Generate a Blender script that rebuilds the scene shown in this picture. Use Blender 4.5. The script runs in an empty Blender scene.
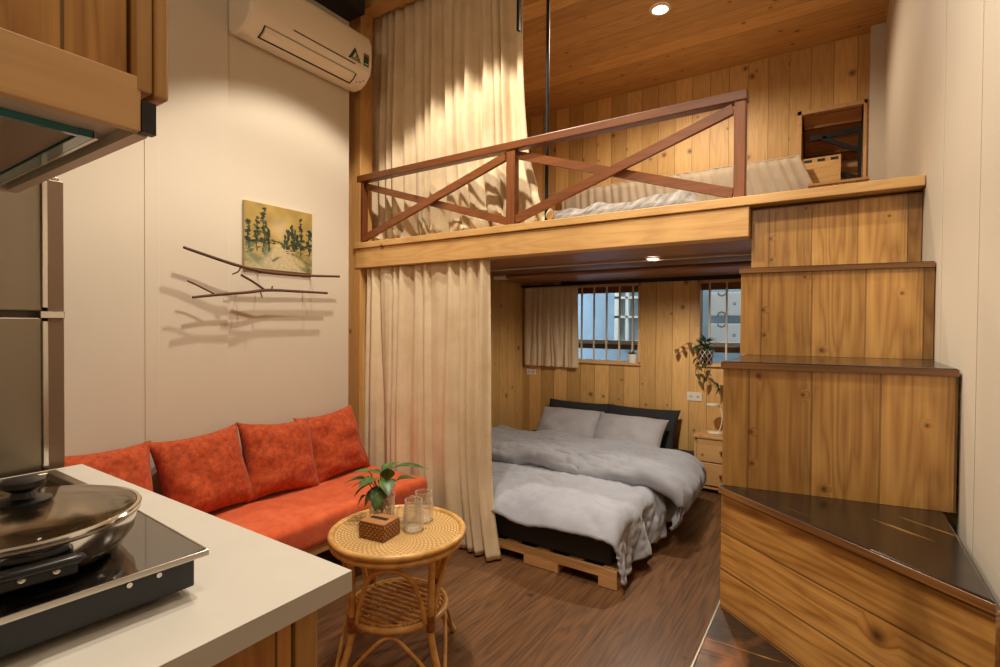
import bpy, bmesh, math, random
from mathutils import Vector, Matrix, noise
random.seed(7)
S = bpy.context.scene
C = S.collection
PI = math.pi
R = math.radians

# ------------------------------------------------------------------ helpers
def lin(c):
    return tuple(((v/255)/12.92 if v/255 <= .04045 else ((v/255+.055)/1.055)**2.4) for v in c)

def tag(o, label=None, cat=None, group=None, kind=None):
    if label: o['label'] = label
    if cat: o['category'] = cat
    if group: o['group'] = group
    if kind: o['kind'] = kind
    return o

def thing(name, label, cat, loc=(0, 0, 0), rz=0, group=None):
    o = bpy.data.objects.new(name, None); C.objects.link(o)
    o.empty_display_size = .05
    o.location = loc; o.rotation_euler = (0, 0, rz)
    return tag(o, label, cat, group)

def wmat(o):
    m = Matrix.Identity(4)
    while o is not None:
        m = Matrix.Translation(o.location) @ Matrix.Rotation(o.rotation_euler[2], 4, 'Z') @ m
        o = o.parent
    return m

def obj(name, bm, mat, parent=None, smooth=None, origin=None, rz=0, bevel=0, label=None):
    """bm is in world space; the object gets an origin and its vertices are moved to match."""
    me = bpy.data.meshes.new(name)
    bmesh.ops.recalc_face_normals(bm, faces=bm.faces)
    o = bpy.data.objects.new(name, me); C.objects.link(o)
    if parent is not None:
        inv = wmat(parent).inverted()
        if origin is not None or rz:
            l = inv @ Vector(origin or parent.location)
            o.location = l; o.rotation_euler = (0, 0, rz)
            inv = (Matrix.Translation(l) @ Matrix.Rotation(rz, 4, 'Z')).inverted() @ inv
        bm.transform(inv); o.parent = parent
    elif origin is not None or rz:
        o.location = origin or (0, 0, 0); o.rotation_euler = (0, 0, rz)
        bm.transform((Matrix.Translation(o.location) @ Matrix.Rotation(rz, 4, 'Z')).inverted())
    bm.to_mesh(me); bm.free()
    for m in (mat if isinstance(mat, (list, tuple)) else [mat]): me.materials.append(m)
    if smooth is not None:
        for p in me.polygons: p.use_smooth = True
        if smooth < 180: me.set_sharp_from_angle(angle=R(smooth))
    if bevel:
        b = o.modifiers.new('bevel', 'BEVEL'); b.width = bevel; b.segments = 2; b.limit_method = 'ANGLE'; b.angle_limit = R(40)
    if label: o['label'] = label
    return o

def add_box(bm, x0, x1, y0, y1, z0, z1, rot=None, mi=0):
    vs = [bm.verts.new((x, y, z)) for x in (x0, x1) for y in (y0, y1) for z in (z0, z1)]
    fs = [bm.faces.new([vs[i] for i in f]) for f in ((0, 1, 3, 2), (4, 6, 7, 5), (0, 4, 5, 1), (2, 3, 7, 6), (0, 2, 6, 4), (1, 5, 7, 3))]
    for f in fs: f.material_index = mi
    if rot is not None: bmesh.ops.transform(bm, matrix=rot, verts=vs)
    return vs

def box(name, x0, x1, y0, y1, z0, z1, mat, parent=None, bevel=0, **k):
    bm = bmesh.new(); add_box(bm, x0, x1, y0, y1, z0, z1)
    return obj(name, bm, mat, parent, bevel=bevel, **k)

def add_beam(bm, a, b, w, h, up=(0, 0, 1)):
    a, b = Vector(a), Vector(b); d = b-a; L = d.length; d.normalize()
    up = Vector(up); s = d.cross(up).normalized(); u = s.cross(d)
    M = Matrix((s, d, u)).transposed().to_4x4(); M.translation = a
    return add_box(bm, -w/2, w/2, 0, L, -h/2, h/2, rot=M)

def catmull(pts, n=8, closed=False):
    pts = [Vector(p) for p in pts]; out = []; N = len(pts)
    rng = range(N if closed else N-1)
    for i in rng:
        g = lambda k: pts[k % N] if closed else pts[max(0, min(N-1, k))]
        p0, p1, p2, p3 = g(i-1), g(i), g(i+1), g(i+2)
        for j in range(n):
            t = j/n
            out.append(.5*((2*p1)+(-p0+p2)*t+(2*p0-5*p1+4*p2-p3)*t*t+(-p0+3*p1-3*p2+p3)*t**3))
    if not closed: out.append(pts[-1])
    return out

def add_tube(bm, pts, r, seg=10, closed=False, cap=True, taper=None):
    pts = [Vector(p) for p in pts]; n = len(pts); rings = []
    prev = None
    for i, p in enumerate(pts):
        if closed: t = (pts[(i+1) % n]-pts[i-1])
        else: t = pts[min(n-1, i+1)]-pts[max(0, i-1)]
        t.normalize()
        if prev is None:
            a = Vector((0, 0, 1)) if abs(t.z) < .9 else Vector((1, 0, 0))
            nx = t.cross(a).normalized()
        else:
            nx = (prev-t*prev.dot(t)).normalized()
        prev = nx; ny = t.cross(nx)
        rr = r if taper is None else r*taper(i/(n-1))
        rings.append([bm.verts.new(p+nx*math.cos(2*PI*k/seg)*rr+ny*math.sin(2*PI*k/seg)*rr) for k in range(seg)])
    m = n if closed else n-1
    for i in range(m):
        a, b = rings[i], rings[(i+1) % n]
        # for closed curves match the nearest offset
        off = 0
        if closed and i == n-1:
            off = min(range(seg), key=lambda o: (a[0].co-b[o].co).length)
        for k in range(seg):
            bm.faces.new((a[k], a[(k+1) % seg], b[(k+1+off) % seg], b[(k+off) % seg]))
    if cap and not closed:
        bm.faces.new(rings[0][::-1]); bm.faces.new(rings[-1])

def tube(name, pts, r, mat, parent=None, seg=10, closed=False, taper=None, n=0, **k):
    bm = bmesh.new()
    if n: pts = catmull(pts, n, closed)
    add_tube(bm, pts, r, seg, closed, taper=taper)
    return obj(name, bm, mat, parent, smooth=50, **k)

def add_lathe(bm, prof, cx, cy, seg=32, cap0=True, cap1=True):
    rings = [[bm.verts.new((cx+math.cos(2*PI*k/seg)*r, cy+math.sin(2*PI*k/seg)*r, z)) for k in range(seg)] for r, z in prof]
    for a, b in zip(rings, rings[1:]):
        for k in range(seg): bm.faces.new((a[k], a[(k+1) % seg], b[(k+1) % seg], b[k]))
    if cap0: bm.faces.new(rings[0][::-1])
    if cap1: bm.faces.new(rings[-1])

def lathe(name, prof, cx, cy, mat, parent=None, seg=32, cap0=True, cap1=True, smooth=35, **k):
    bm = bmesh.new(); add_lathe(bm, prof, cx, cy, seg, cap0, cap1)
    return obj(name, bm, mat, parent, smooth=smooth, **k)

def add_prism(bm, poly, z0, z1):
    a = [bm.verts.new((x, y, z0)) for x, y in poly]; b = [bm.verts.new((x, y, z1)) for x, y in poly]
    n = len(poly)
    bm.faces.new(a[::-1]); bm.faces.new(b)
    for i in range(n): bm.faces.new((a[i], a[(i+1) % n], b[(i+1) % n], b[i]))

def grid_sheet(bm, fn, nu, nv, closed_u=False):
    vs = [[bm.verts.new(fn(i/(nu-1), j/(nv-1))) for j in range(nv)] for i in range(nu)]
    for i in range(nu-1):
        for j in range(nv-1):
            bm.faces.new((vs[i][j], vs[i+1][j], vs[i+1][j+1], vs[i][j+1]))
    return vs

def solidify(o, t, off=0):
    m = o.modifiers.new('solid', 'SOLIDIFY'); m.thickness = t; m.offset = off
    return o

# ------------------------------------------------------------------ materials
def nm(name):
    m = bpy.data.materials.new(name); m.use_nodes = True
    nt = m.node_tree; b = nt.nodes['Principled BSDF']
    return m, nt, b

def N(nt, t, **k):
    n = nt.nodes.new(t)
    for a, v in k.items():
        if a.startswith('i_'):
            key = a[2:]; key = int(key) if key.isdigit() else key
            n.inputs[key].default_value = v
        else: setattr(n, a, v)
    return n

def L(nt, a, b): nt.links.new(a, b)

def math_n(nt, op, a, b=None, c=None):
    n = N(nt, 'ShaderNodeMath', operation=op)
    for i, v in enumerate((a, b, c)):
        if v is None: continue
        if isinstance(v, (int, float)): n.inputs[i].default_value = v
        else: L(nt, v, n.inputs[i])
    return n.outputs[0]

def mixc(nt, fac, a, b, mode='MIX'):
    n = N(nt, 'ShaderNodeMix', data_type='RGBA', blend_type=mode)
    for s, v in ((0, fac), (6, a), (7, b)):
        if isinstance(v, (int, float)): n.inputs[s].default_value = v
        elif isinstance(v, tuple): n.inputs[s].default_value = (*v[:3], 1)
        else: L(nt, v, n.inputs[s])
    return n.outputs[2]

def ramp(nt, fac, stops):
    n = N(nt, 'ShaderNodeValToRGB')
    el = n.color_ramp.elements
    while len(el) < len(stops): el.new(.5)
    for e, (p, c) in zip(el, stops):
        e.position = p; e.color = (*c, 1) if isinstance(c, tuple) else (c, c, c, 1)
    L(nt, fac, n.inputs[0]); return n.outputs[0]

def plain(name, rgb, rough=.6, metal=0, bump=0, bscale=40, spec=.5, var=0, vscale=3):
    m, nt, b = nm(name)
    b.inputs['Base Color'].default_value = (*lin(rgb), 1)
    b.inputs['Roughness'].default_value = rough; b.inputs['Metallic'].default_value = metal
    b.inputs['Specular IOR Level'].default_value = spec
    tc = N(nt, 'ShaderNodeTexCoord')
    if bump:
        n = N(nt, 'ShaderNodeTexNoise', i_Scale=bscale, i_Detail=4.0); L(nt, tc.outputs['Object'], n.inputs['Vector'])
        bp = N(nt, 'ShaderNodeBump', i_Strength=bump, i_Distance=.004); L(nt, n.outputs[0], bp.inputs['Height']); L(nt, bp.outputs[0], b.inputs['Normal'])
    if var:
        n = N(nt, 'ShaderNodeTexNoise', i_Scale=vscale, i_Detail=5.0); L(nt, tc.outputs['Object'], n.inputs['Vector'])
        f = ramp(nt, n.outputs[0], [(.3, 1-var), (.7, 1.0)])
        L(nt, mixc(nt, 1.0, lin(rgb), f, 'MULTIPLY'), b.inputs['Base Color'])
    return m

AX = {'X': 0, 'Y': 1, 'Z': 2}
def wood(name, light, dark, knot=(84, 46, 22), grain='Z', across='X', w=.14, rough=.5, gap=.0035, knots=.5, contrast=.5, pv=.25, gapdark=.35, kscale=3.6, coat=0, stain=0, scratch=0, seed=0.0, bump=.25, bandw=.3, fine=12, warp=.4, ksize=1.4):
    m, nt, b = nm(name)
    tc = N(nt, 'ShaderNodeTexCoord'); sp = N(nt, 'ShaderNodeSeparateXYZ'); L(nt, tc.outputs['Object'], sp.inputs[0])
    a = sp.outputs[AX[grain]]; c_ax = [x for x in 'XYZ' if x not in (grain, across)][0]
    bb = sp.outputs[AX[across]]; cc = sp.outputs[AX[c_ax]]
    q = math_n(nt, 'ADD', math_n(nt, 'DIVIDE', bb, w), seed+.37)
    idx = math_n(nt, 'FLOOR', q); fr = math_n(nt, 'FRACT', q)
    wn = N(nt, 'ShaderNodeTexWhiteNoise', noise_dimensions='1D'); L(nt, math_n(nt, 'ADD', idx, seed*3.3), wn.inputs['W'])
    rnd = wn.outputs['Value']
    a2 = math_n(nt, 'ADD', a, math_n(nt, 'MULTIPLY', rnd, 13.7))
    # knots
    kv = N(nt, 'ShaderNodeCombineXYZ'); L(nt, a2, kv.inputs[0]); L(nt, math_n(nt, 'ADD', bb, cc), kv.inputs[1])
    vo = N(nt, 'ShaderNodeTexVoronoi', voronoi_dimensions='2D', i_Scale=kscale); L(nt, kv.outputs[0], vo.inputs['Vector'])
    sc = N(nt, 'ShaderNodeSeparateColor'); L(nt, vo.outputs['Color'], sc.inputs[0])
    on = math_n(nt, 'LESS_THAN', sc.outputs[0], knots)
    size = math_n(nt, 'ADD', math_n(nt, 'MULTIPLY', sc.outputs[1], .055*ksize), .025*ksize)
    kd = math_n(nt, 'DIVIDE', vo.outputs['Distance'], size)
    kn = math_n(nt, 'MULTIPLY', on, math_n(nt, 'SUBTRACT', 1.0, math_n(nt, 'SMOOTH_MIN', kd, 1.0, .3)))
    halo = math_n(nt, 'MULTIPLY', on, ramp(nt, vo.outputs['Distance'], [(0, 1.0), (.13, 0.0)]))
    # grain
    gv = N(nt, 'ShaderNodeCombineXYZ')
    L(nt, math_n(nt, 'MULTIPLY', a2, 1.1), gv.inputs[0])
    L(nt, math_n(nt, 'ADD', math_n(nt, 'MULTIPLY', bb, 11), math_n(nt, 'MULTIPLY', halo, warp)), gv.inputs[1])
    L(nt, math_n(nt, 'MULTIPLY', cc, 11), gv.inputs[2])
    n1 = N(nt, 'ShaderNodeTexNoise', i_Scale=1.0, i_Detail=2.0); L(nt, gv.outputs[0], n1.inputs['Vector'])
    band = math_n(nt, 'FRACT', math_n(nt, 'MULTIPLY', n1.outputs[0], 9.0))
    band = math_n(nt, 'POWER', math_n(nt, 'ABSOLUTE', math_n(nt, 'SUBTRACT', math_n(nt, 'MULTIPLY', band, 2.0), 1.0)), 1.5)
    gv2 = N(nt, 'ShaderNodeVectorMath', operation='MULTIPLY'); L(nt, gv.outputs[0], gv2.inputs[0]); gv2.inputs[1].default_value = (2.5, fine, fine)
    n2 = N(nt, 'ShaderNodeTexNoise', i_Scale=1.0, i_Detail=3.0); L(nt, gv2.outputs[0], n2.inputs['Vector'])
    g = math_n(nt, 'ADD', math_n(nt, 'MULTIPLY', band, bandw), math_n(nt, 'MULTIPLY', n2.outputs[0], .6))
    g = math_n(nt, 'MULTIPLY', g, contrast*2)
    g.node.use_clamp = True
    col = mixc(nt, g, lin(light), lin(dark))
    pb = math_n(nt, 'ADD', 1-pv, math_n(nt, 'MULTIPLY', rnd, pv*1.6))
    cb = N(nt, 'ShaderNodeCombineColor'); L(nt, pb, cb.inputs[0]); L(nt, math_n(nt, 'POWER', pb, 1.12), cb.inputs[1]); L(nt, math_n(nt, 'POWER', pb, 1.3), cb.inputs[2])
    col = mixc(nt, 1.0, col, cb.outputs[0], 'MULTIPLY')
    col = mixc(nt, math_n(nt, 'MULTIPLY', halo, .35), col, lin(dark))
    col = mixc(nt, kn, col, lin(knot))
    if stain:
        ns = N(nt, 'ShaderNodeTexNoise', i_Scale=3.0, i_Detail=3.0, i_Distortion=1.2); L(nt, tc.outputs['Object'], ns.inputs['Vector'])
        col = mixc(nt, math_n(nt, 'MULTIPLY', ramp(nt, ns.outputs[0], [(.5, 0.0), (.72, 1.0)]), stain), col, lin(knot))
    if scratch:
        ns = N(nt, 'ShaderNodeTexNoise', i_Scale=1.0, i_Detail=6.0); 
        v = N(nt, 'ShaderNodeVectorMath', operation='MULTIPLY'); L(nt, kv.outputs[0], v.inputs[0]); v.inputs[1].default_value = (3, 40, 40)
        L(nt, v.outputs[0], ns.inputs['Vector'])
        col = mixc(nt, math_n(nt, 'MULTIPLY', ramp(nt, ns.outputs[0], [(.63, 0.0), (.7, 1.0)]), scratch), col, lin((205, 150, 90)))
    gm = math_n(nt, 'ADD', math_n(nt, 'LESS_THAN', fr, gap/w), math_n(nt, 'GREATER_THAN', fr, 1-gap*.4/w))
    if gap: col = mixc(nt, math_n(nt, 'MULTIPLY', gm, gapdark*1.6), col, lin((45, 24, 12)))
    L(nt, col, b.inputs['Base Color'])
    L(nt, math_n(nt, 'ADD', rough-.06, math_n(nt, 'MULTIPLY', g, .12)), b.inputs['Roughness'])
    if coat: b.inputs['Coat Weight'].default_value = coat; b.inputs['Coat Roughness'].default_value = .12
    h = math_n(nt, 'SUBTRACT', math_n(nt, 'MULTIPLY', g, -.15), gm)
    bp = N(nt, 'ShaderNodeBump', i_Strength=bump, i_Distance=.003); L(nt, h, bp.inputs['Height']); L(nt, bp.outputs[0], b.inputs['Normal'])
    return m

PL, PD = (228, 188, 124), (190, 142, 80)
M = {}
M['pine_wall'] = wood('pine_wall', PL, PD, grain='Z', across='X', w=.145, knots=.42, kscale=4.5, ksize=1.9)
M['pine_wall_side'] = wood('pine_wall_side', PL, PD, grain='Z', across='Y', w=.145, knots=.42, kscale=4.5, ksize=1.9)
M['pine_ceiling'] = wood('pine_ceiling', (226, 180, 114), (184, 128, 70), grain='X', across='Y', w=.16, knots=.5, contrast=.6, gapdark=.3, kscale=4)
M['pine_beam'] = wood('pine_beam', (226, 186, 122), (190, 138, 78), grain='X', across='Z', w=.5, gap=0, knots=.4, stain=.15)
M['pine_post'] = wood('pine_post', (214, 170, 106), (182, 130, 72), grain='Z', across='X', w=.5, gap=0, knots=.35)
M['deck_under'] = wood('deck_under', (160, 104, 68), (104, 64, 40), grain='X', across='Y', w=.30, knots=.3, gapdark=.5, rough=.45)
M['rail_wood'] = wood('rail_wood', (142, 84, 44), (88, 48, 22), grain='X', across='Z', w=.6, gap=0, knots=.2, rough=.4)
M['rail_wood_v'] = wood('rail_wood_v', (142, 84, 44), (88, 48, 22), grain='Z', across='X', w=.6, gap=0, knots=.2, rough=.4)
M['floor'] = wood('floor_wood', (138, 98, 64), (56, 37, 25), knot=(46, 28, 20), grain='Y', across='X', w=.19, knots=.12, contrast=.75, pv=.3, rough=.36, gap=.002, gapdark=.3, bandw=.2, fine=9, warp=.1)
SL, SD = (226, 178, 104), (160, 108, 52)
M['step_front'] = wood('step_front', SL, SD, knot=(70, 34, 14), grain='Z', across='X', w=.15, rough=.34, knots=.9, kscale=7, contrast=.68, gapdark=.3, stain=.4, scratch=.22, coat=.25, seed=.2, pv=.36)
M['step_side'] = wood('step_side', SL, SD, knot=(70, 34, 14), grain='Z', across='Y', w=.115, rough=.34, knots=.6, contrast=.6, stain=.3, coat=.2, seed=.5)
M['step_low'] = wood('step_low', (224, 172, 96), (150, 98, 44), knot=(60, 30, 14), grain='X', across='Z', w=.105, rough=.32, knots=.6, contrast=.75, gapdark=.4, stain=.45, coat=.3, seed=.6, kscale=3)
M['step_edge'] = wood('step_edge', (168, 118, 66), (104, 66, 34), knot=(60, 30, 14), grain='X', across='Z', w=.3, gap=0, rough=.35, coat=.3, contrast=.8)
M['step_tread'] = wood('step_tread', (28, 22, 19), (18, 14, 12), knot=(14, 10, 8), grain='X', across='Y', w=.16, rough=.24, gap=.002, knots=.2, coat=.35, scratch=.35, contrast=.5)
M['step_tread_worn'] = wood('step_tread_worn', (44, 31, 24), (22, 17, 14), knot=(158, 98, 52), grain='X', across='Y', w=.12, rough=.3, gap=.002, knots=0, stain=.85, coat=.3, scratch=.9, contrast=.5, seed=.4)
M['cabinet_wood'] = wood('cabinet_wood', (202, 152, 84), (138, 90, 42), grain='Z', across='Y', w=.105, knots=.9, contrast=.6, gapdark=.4, kscale=6, ksize=2.4, rough=.4)
M['cabinet_trim'] = wood('cabinet_trim', (222, 182, 128), (196, 148, 96), grain='Y', across='Z', w=.5, gap=0, knots=.15, contrast=.35)
M['counter_front'] = wood('counter_front', (218, 160, 92), (166, 102, 50), grain='Z', across='Y', w=.11, knots=.6, contrast=.6, gapdark=.5, rough=.42)
M['pallet'] = wood('pallet_wood', (222, 180, 124), (180, 132, 82), grain='X', across='Z', w=.6, gap=0, knots=.4)
M['bench_wood'] = wood('bench_wood', (226, 184, 130), (190, 142, 90), grain='Y', across='Z', w=.6, gap=0, knots=.3)
M['stand_wood'] = wood('stand_wood', (232, 190, 132), (204, 152, 96), grain='X', across='Z', w=.6, gap=0, knots=.6, kscale=6)
M['branch'] = plain('branch_bark', (96, 64, 44), .8, bump=.6, bscale=120, var=.35, vscale=30)
M['wall'] = plain('painted_wall', (212, 202, 185), .62, bump=.05, bscale=60, var=.03, vscale=2)
M['wall_r'] = plain('painted_wall_right', (204, 193, 176), .6, bump=.05, bscale=60, var=.04, vscale=2)
M['ceil_dark'] = plain('ceiling_paint', (200, 180, 156), .8)
M['black'] = plain('black_metal', (22, 22, 23), .45, metal=.3)
M['steel'] = plain('brushed_steel', (150, 140, 124), .38, metal=1)
M['chrome'] = plain('chrome', (215, 210, 202), .16, metal=1)
M['white_pl'] = plain('white_plastic', (228, 224, 214), .35)
M['grey_line'] = plain('grey_line', (120, 112, 104), .5)
M['slot'] = plain('dark_slot', (28, 26, 24), .6)
M['quartz'] = plain('white_quartz', (204, 200, 191), .34, var=.04, vscale=12)
M['quartz_side'] = M['quartz']
M['black_pl'] = plain('black_plastic', (18, 18, 19), .35)
M['bar_paint'] = plain('bar_paint', (206, 198, 184), .45)
M['sheet'] = plain('charcoal_sheet', (44, 46, 54), .85, bump=.15, bscale=30)
M['dark_pillow'] = plain('black_cotton', (36, 38, 42), .9, bump=.2, bscale=30)
M['soil'] = plain('soil', (48, 34, 24), .95, bump=.5, bscale=120)

def fabric(name, c1, c2, rough=.85, nscale=14, sheen=.3, weave=0, bump=.2, bscale=200, trans=0, stretch=(1, 1, 1)):
    m, nt, b = nm(name)
    tc = N(nt, 'ShaderNodeTexCoord')
    mp = N(nt, 'ShaderNodeMapping'); L(nt, tc.outputs['Object'], mp.inputs[0]); mp.inputs['Scale'].default_value = stretch
    n = N(nt, 'ShaderNodeTexNoise', i_Scale=nscale, i_Detail=6.0, i_Roughness=.65); L(nt, mp.outputs[0], n.inputs['Vector'])
    col = mixc(nt, ramp(nt, n.outputs[0], [(.35, 0.0), (.65, 1.0)]), lin(c1), lin(c2))
    L(nt, col, b.inputs['Base Color']); b.inputs['Roughness'].default_value = rough
    b.inputs['Sheen Weight'].default_value = sheen
    b.inputs['Specular IOR Level'].default_value = .25
    n2 = N(nt, 'ShaderNodeTexNoise', i_Scale=bscale, i_Detail=3.0); L(nt, tc.outputs['Object'], n2.inputs['Vector'])
    bp = N(nt, 'ShaderNodeBump', i_Strength=bump, i_Distance=.003); L(nt, n2.outputs[0], bp.inputs['Height']); L(nt, bp.outputs[0], b.inputs['Normal'])
    if trans:
        t = N(nt, 'ShaderNodeBsdfTranslucent'); L(nt, col, t.inputs[0])
        mx = N(nt, 'ShaderNodeMixShader'); mx.inputs[0].default_value = trans
        L(nt, b.outputs[0], mx.inputs[1]); L(nt, t.outputs[0], mx.inputs[2])
        L(nt, mx.outputs[0], nt.nodes['Material Output'].inputs[0])
    return m

M['velvet'] = fabric('orange_velvet', (150, 56, 26), (196, 86, 42), rough=.8, nscale=40, sheen=.12, bump=.5, bscale=120)
M['velvet_seat'] = fabric('orange_velvet_seat', (204, 84, 44), (220, 106, 60), rough=.8, nscale=18, sheen=.2, bump=.35, bscale=120)
M['curtain'] = fabric('cream_curtain', (228, 207, 172), (240, 223, 192), rough=.9, nscale=6, sheen=.1, trans=.15, bump=.15, bscale=300)
M['curtain_small'] = fabric('beige_curtain', (236, 214, 180), (246, 230, 200), rough=.9, nscale=6, trans=.35)
M['net'] = fabric('white_net', (220, 206, 184), (236, 224, 204), rough=.9, nscale=5, trans=.4)
M['duvet'] = fabric('grey_duvet', (146, 150, 162), (160, 164, 176), rough=.85, nscale=5, sheen=.25, bump=.15, bscale=90)
M['pillow'] = fabric('grey_pillow', (160, 160, 168), (172, 172, 180), rough=.85, nscale=5, sheen=.25, bump=.15, bscale=90)
M['loft_sheet'] = fabric('striped_sheet', (104, 98, 96), (186, 182, 176), rough=.85, nscale=2.2, stretch=(14, 3, 1))
M['canvas_edge'] = plain('canvas_edge', (196, 178, 140), .8)

def rattan(name, c1, c2, scale=60, rough=.4):
    m, nt, b = nm(name)
    tc = N(nt, 'ShaderNodeTexCoord')
    n = N(nt, 'ShaderNodeTexNoise', i_Scale=scale, i_Detail=4.0); L(nt, tc.outputs['Object'], n.inputs['Vector'])
    L(nt, mixc(nt, ramp(nt, n.outputs[0], [(.4, 0.0), (.62, 1.0)]), lin(c1), lin(c2)), b.inputs['Base Color'])
    b.inputs['Roughness'].default_value = rough; b.inputs['Coat Weight'].default_value = .2
    return m
M['cane'] = rattan('rattan_cane', (220, 176, 108), (192, 144, 76), 22)
M['cane_wrap'] = rattan('cane_wrap', (150, 92, 44), (116, 68, 32), 90)

def weave_mat(name, c1, c2, cd, polar=True, rs=95, th=60):
    """woven cane: concentric strands over radial stakes (or horizontal strands over uprights)"""
    m, nt, b = nm(name)
    tc = N(nt, 'ShaderNodeTexCoord'); sp = N(nt, 'ShaderNodeSeparateXYZ'); L(nt, tc.outputs['Object'], sp.inputs[0])
    x, y, z = sp.outputs
    if polar:
        r = math_n(nt, 'SQRT', math_n(nt, 'ADD', math_n(nt, 'MULTIPLY', x, x), math_n(nt, 'MULTIPLY', y, y)))
        a = math_n(nt, 'DIVIDE', math_n(nt, 'ARCTAN2', y, x), 2*PI)
        p, q = math_n(nt, 'MULTIPLY', r, rs), math_n(nt, 'MULTIPLY', a, th)
    else:
        p, q = math_n(nt, 'MULTIPLY', z, rs), math_n(nt, 'MULTIPLY', math_n(nt, 'ADD', x, y), th)
    par = math_n(nt, 'MULTIPLY', math_n(nt, 'FLOOR', p), PI)
    s1 = math_n(nt, 'ABSOLUTE', math_n(nt, 'SINE', math_n(nt, 'MULTIPLY', p, PI)))
    s2 = math_n(nt, 'SINE', math_n(nt, 'ADD', math_n(nt, 'MULTIPLY', q, 2*PI), par))
    h = math_n(nt, 'MULTIPLY', s1, math_n(nt, 'ADD', .55, math_n(nt, 'MULTIPLY', s2, .45)))
    n = N(nt, 'ShaderNodeTexNoise', i_Scale=30.0, i_Detail=3.0); L(nt, tc.outputs['Object'], n.inputs['Vector'])
    col = mixc(nt, n.outputs[0], lin(c1), lin(c2))
    col = mixc(nt, ramp(nt, h, [(.05, 1.0), (.45, 0.0)]), col, lin(cd))
    L(nt, col, b.inputs['Base Color']); b.inputs['Roughness'].default_value = .5
    bp = N(nt, 'ShaderNodeBump', i_Strength=.8, i_Distance=.002); L(nt, h, bp.inputs['Height']); L(nt, bp.outputs[0], b.inputs['Normal'])
    return m
M['weave'] = weave_mat('woven_cane', (226, 196, 138), (206, 168, 106), (170, 124, 68), True, 85, 60)
M['wicker'] = weave_mat('wicker_box', (192, 138, 74), (156, 100, 50), (66, 38, 18), False, 110, 55)

def glass(name, rgb=(250, 250, 248), rough=.0, ior=1.45):
    m, nt, b = nm(name)
    b.inputs['Base Color'].default_value = (*lin(rgb), 1); b.inputs['Roughness'].default_value = rough
    b.inputs['Transmission Weight'].default_value = 1; b.inputs['IOR'].default_value = ior
    return m
def thin_glass(name):
    m, nt, b = nm(name)
    b.inputs['Base Color'].default_value = (.9, .88, .82, 1); b.inputs['Roughness'].default_value = .05; b.inputs['Transmission Weight'].default_value = .35
    t = N(nt, 'ShaderNodeBsdfTransparent'); lw = N(nt, 'ShaderNodeLayerWeight', i_Blend=.35)
    mx = N(nt, 'ShaderNodeMixShader'); L(nt, ramp(nt, lw.outputs['Facing'], [(0, .16), (1, .95)]), mx.inputs[0])
    L(nt, t.outputs[0], mx.inputs[1]); L(nt, b.outputs[0], mx.inputs[2]); L(nt, mx.outputs[0], nt.nodes['Material Output'].inputs[0])
    return m
M['glass'] = thin_glass('clear_glass')
M['pane'] = glass('window_pane', (245, 250, 252), ior=1.02)
M['lid_glass'] = glass('lid_glass', (225, 216, 200), .02, 1.3)
def dark_glass(name, rgb, rough, c=1.0):
    m = plain(name, rgb, rough); m.node_tree.nodes['Principled BSDF'].inputs['Coat Weight'].default_value = c
    return m
M['hob_glass'] = dark_glass('hob_glass', (20, 19, 19), .09)
M['hob_side'] = plain('hob_side', (42, 45, 49), .5)
M['teal_edge'] = dark_glass('teal_glass_edge', (34, 120, 130), .15)
M['filter'] = plain('hood_filter', (150, 132, 112), .45, metal=.5, bump=.4, bscale=300)
M['hood_panel'] = plain('hood_panel', (206, 190, 168), .4, metal=.2)
M['ac_white'] = plain('ac_white', (232, 220, 200), .38)

def emis(name, rgb, s):
    m, nt, b = nm(name)
    b.inputs['Emission Color'].default_value = (*lin(rgb), 1); b.inputs['Emission Strength'].default_value = s
    b.inputs['Base Color'].default_value = (*lin(rgb), 1)
    return m
M['led'] = emis('led_lens', (255, 240, 214), 14)

def leafmat(name, c1, c2):
    m = fabric(name, c1, c2, rough=.4, nscale=20, sheen=0, bump=.1)
    m.node_tree.nodes['Principled BSDF'].inputs['Specular IOR Level'].default_value = .5
    return m
M['leaf'] = leafmat('pothos_leaf', (40, 74, 34), (92, 120, 52))
M['leaf_dark'] = leafmat('dark_leaf', (22, 50, 24), (44, 76, 34))
M['leaf_brown'] = leafmat('brown_leaf', (104, 64, 34), (124, 90, 48))
M['stem'] = plain('stem', (150, 96, 56), .6)
M['root'] = plain('root', (116, 92, 56), .7)

# ------------------------------------------------------------------ room shell
XL, XLA, XR, YB, YF, ZC, ZL = -2.65, -2.73, .25, 4.60, 2.35, 3.44, 1.84
def struct(o): o['kind'] = 'structure'; return o
struct(box('floor', -2.95, .45, -1.9, 4.8, -.1, 0, M['floor']))
struct(box('wall_left', XL-.12, XL, -1.9, 2.245, 0, 3.62, M['wall']))
struct(box('light_leak_block', -2.98, -2.77, 2.0, 2.6, 0, 3.62, M['wall']))  # unseen block added to stop outside light leaking onto the post
struct(box('wall_left_alcove', XLA-.12, XLA, 2.44, YB, 0, 3.62, M['pine_wall_side']))
struct(box('wall_right', XR, XR+.12, -1.9, YB, 0, 3.62, M['wall_r']))
struct(box('wall_front', -2.8, .4, -1.9, -1.78, 0, 3.62, M['wall']))
struct(box('ceiling_room', -2.98, .4, -1.9, 2.46, 3.5, 3.62, M['ceil_dark']))
struct(box('ceiling_loft', -2.98, .4, 2.46, YB+.12, ZC, 3.62, M['pine_ceiling']))
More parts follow.
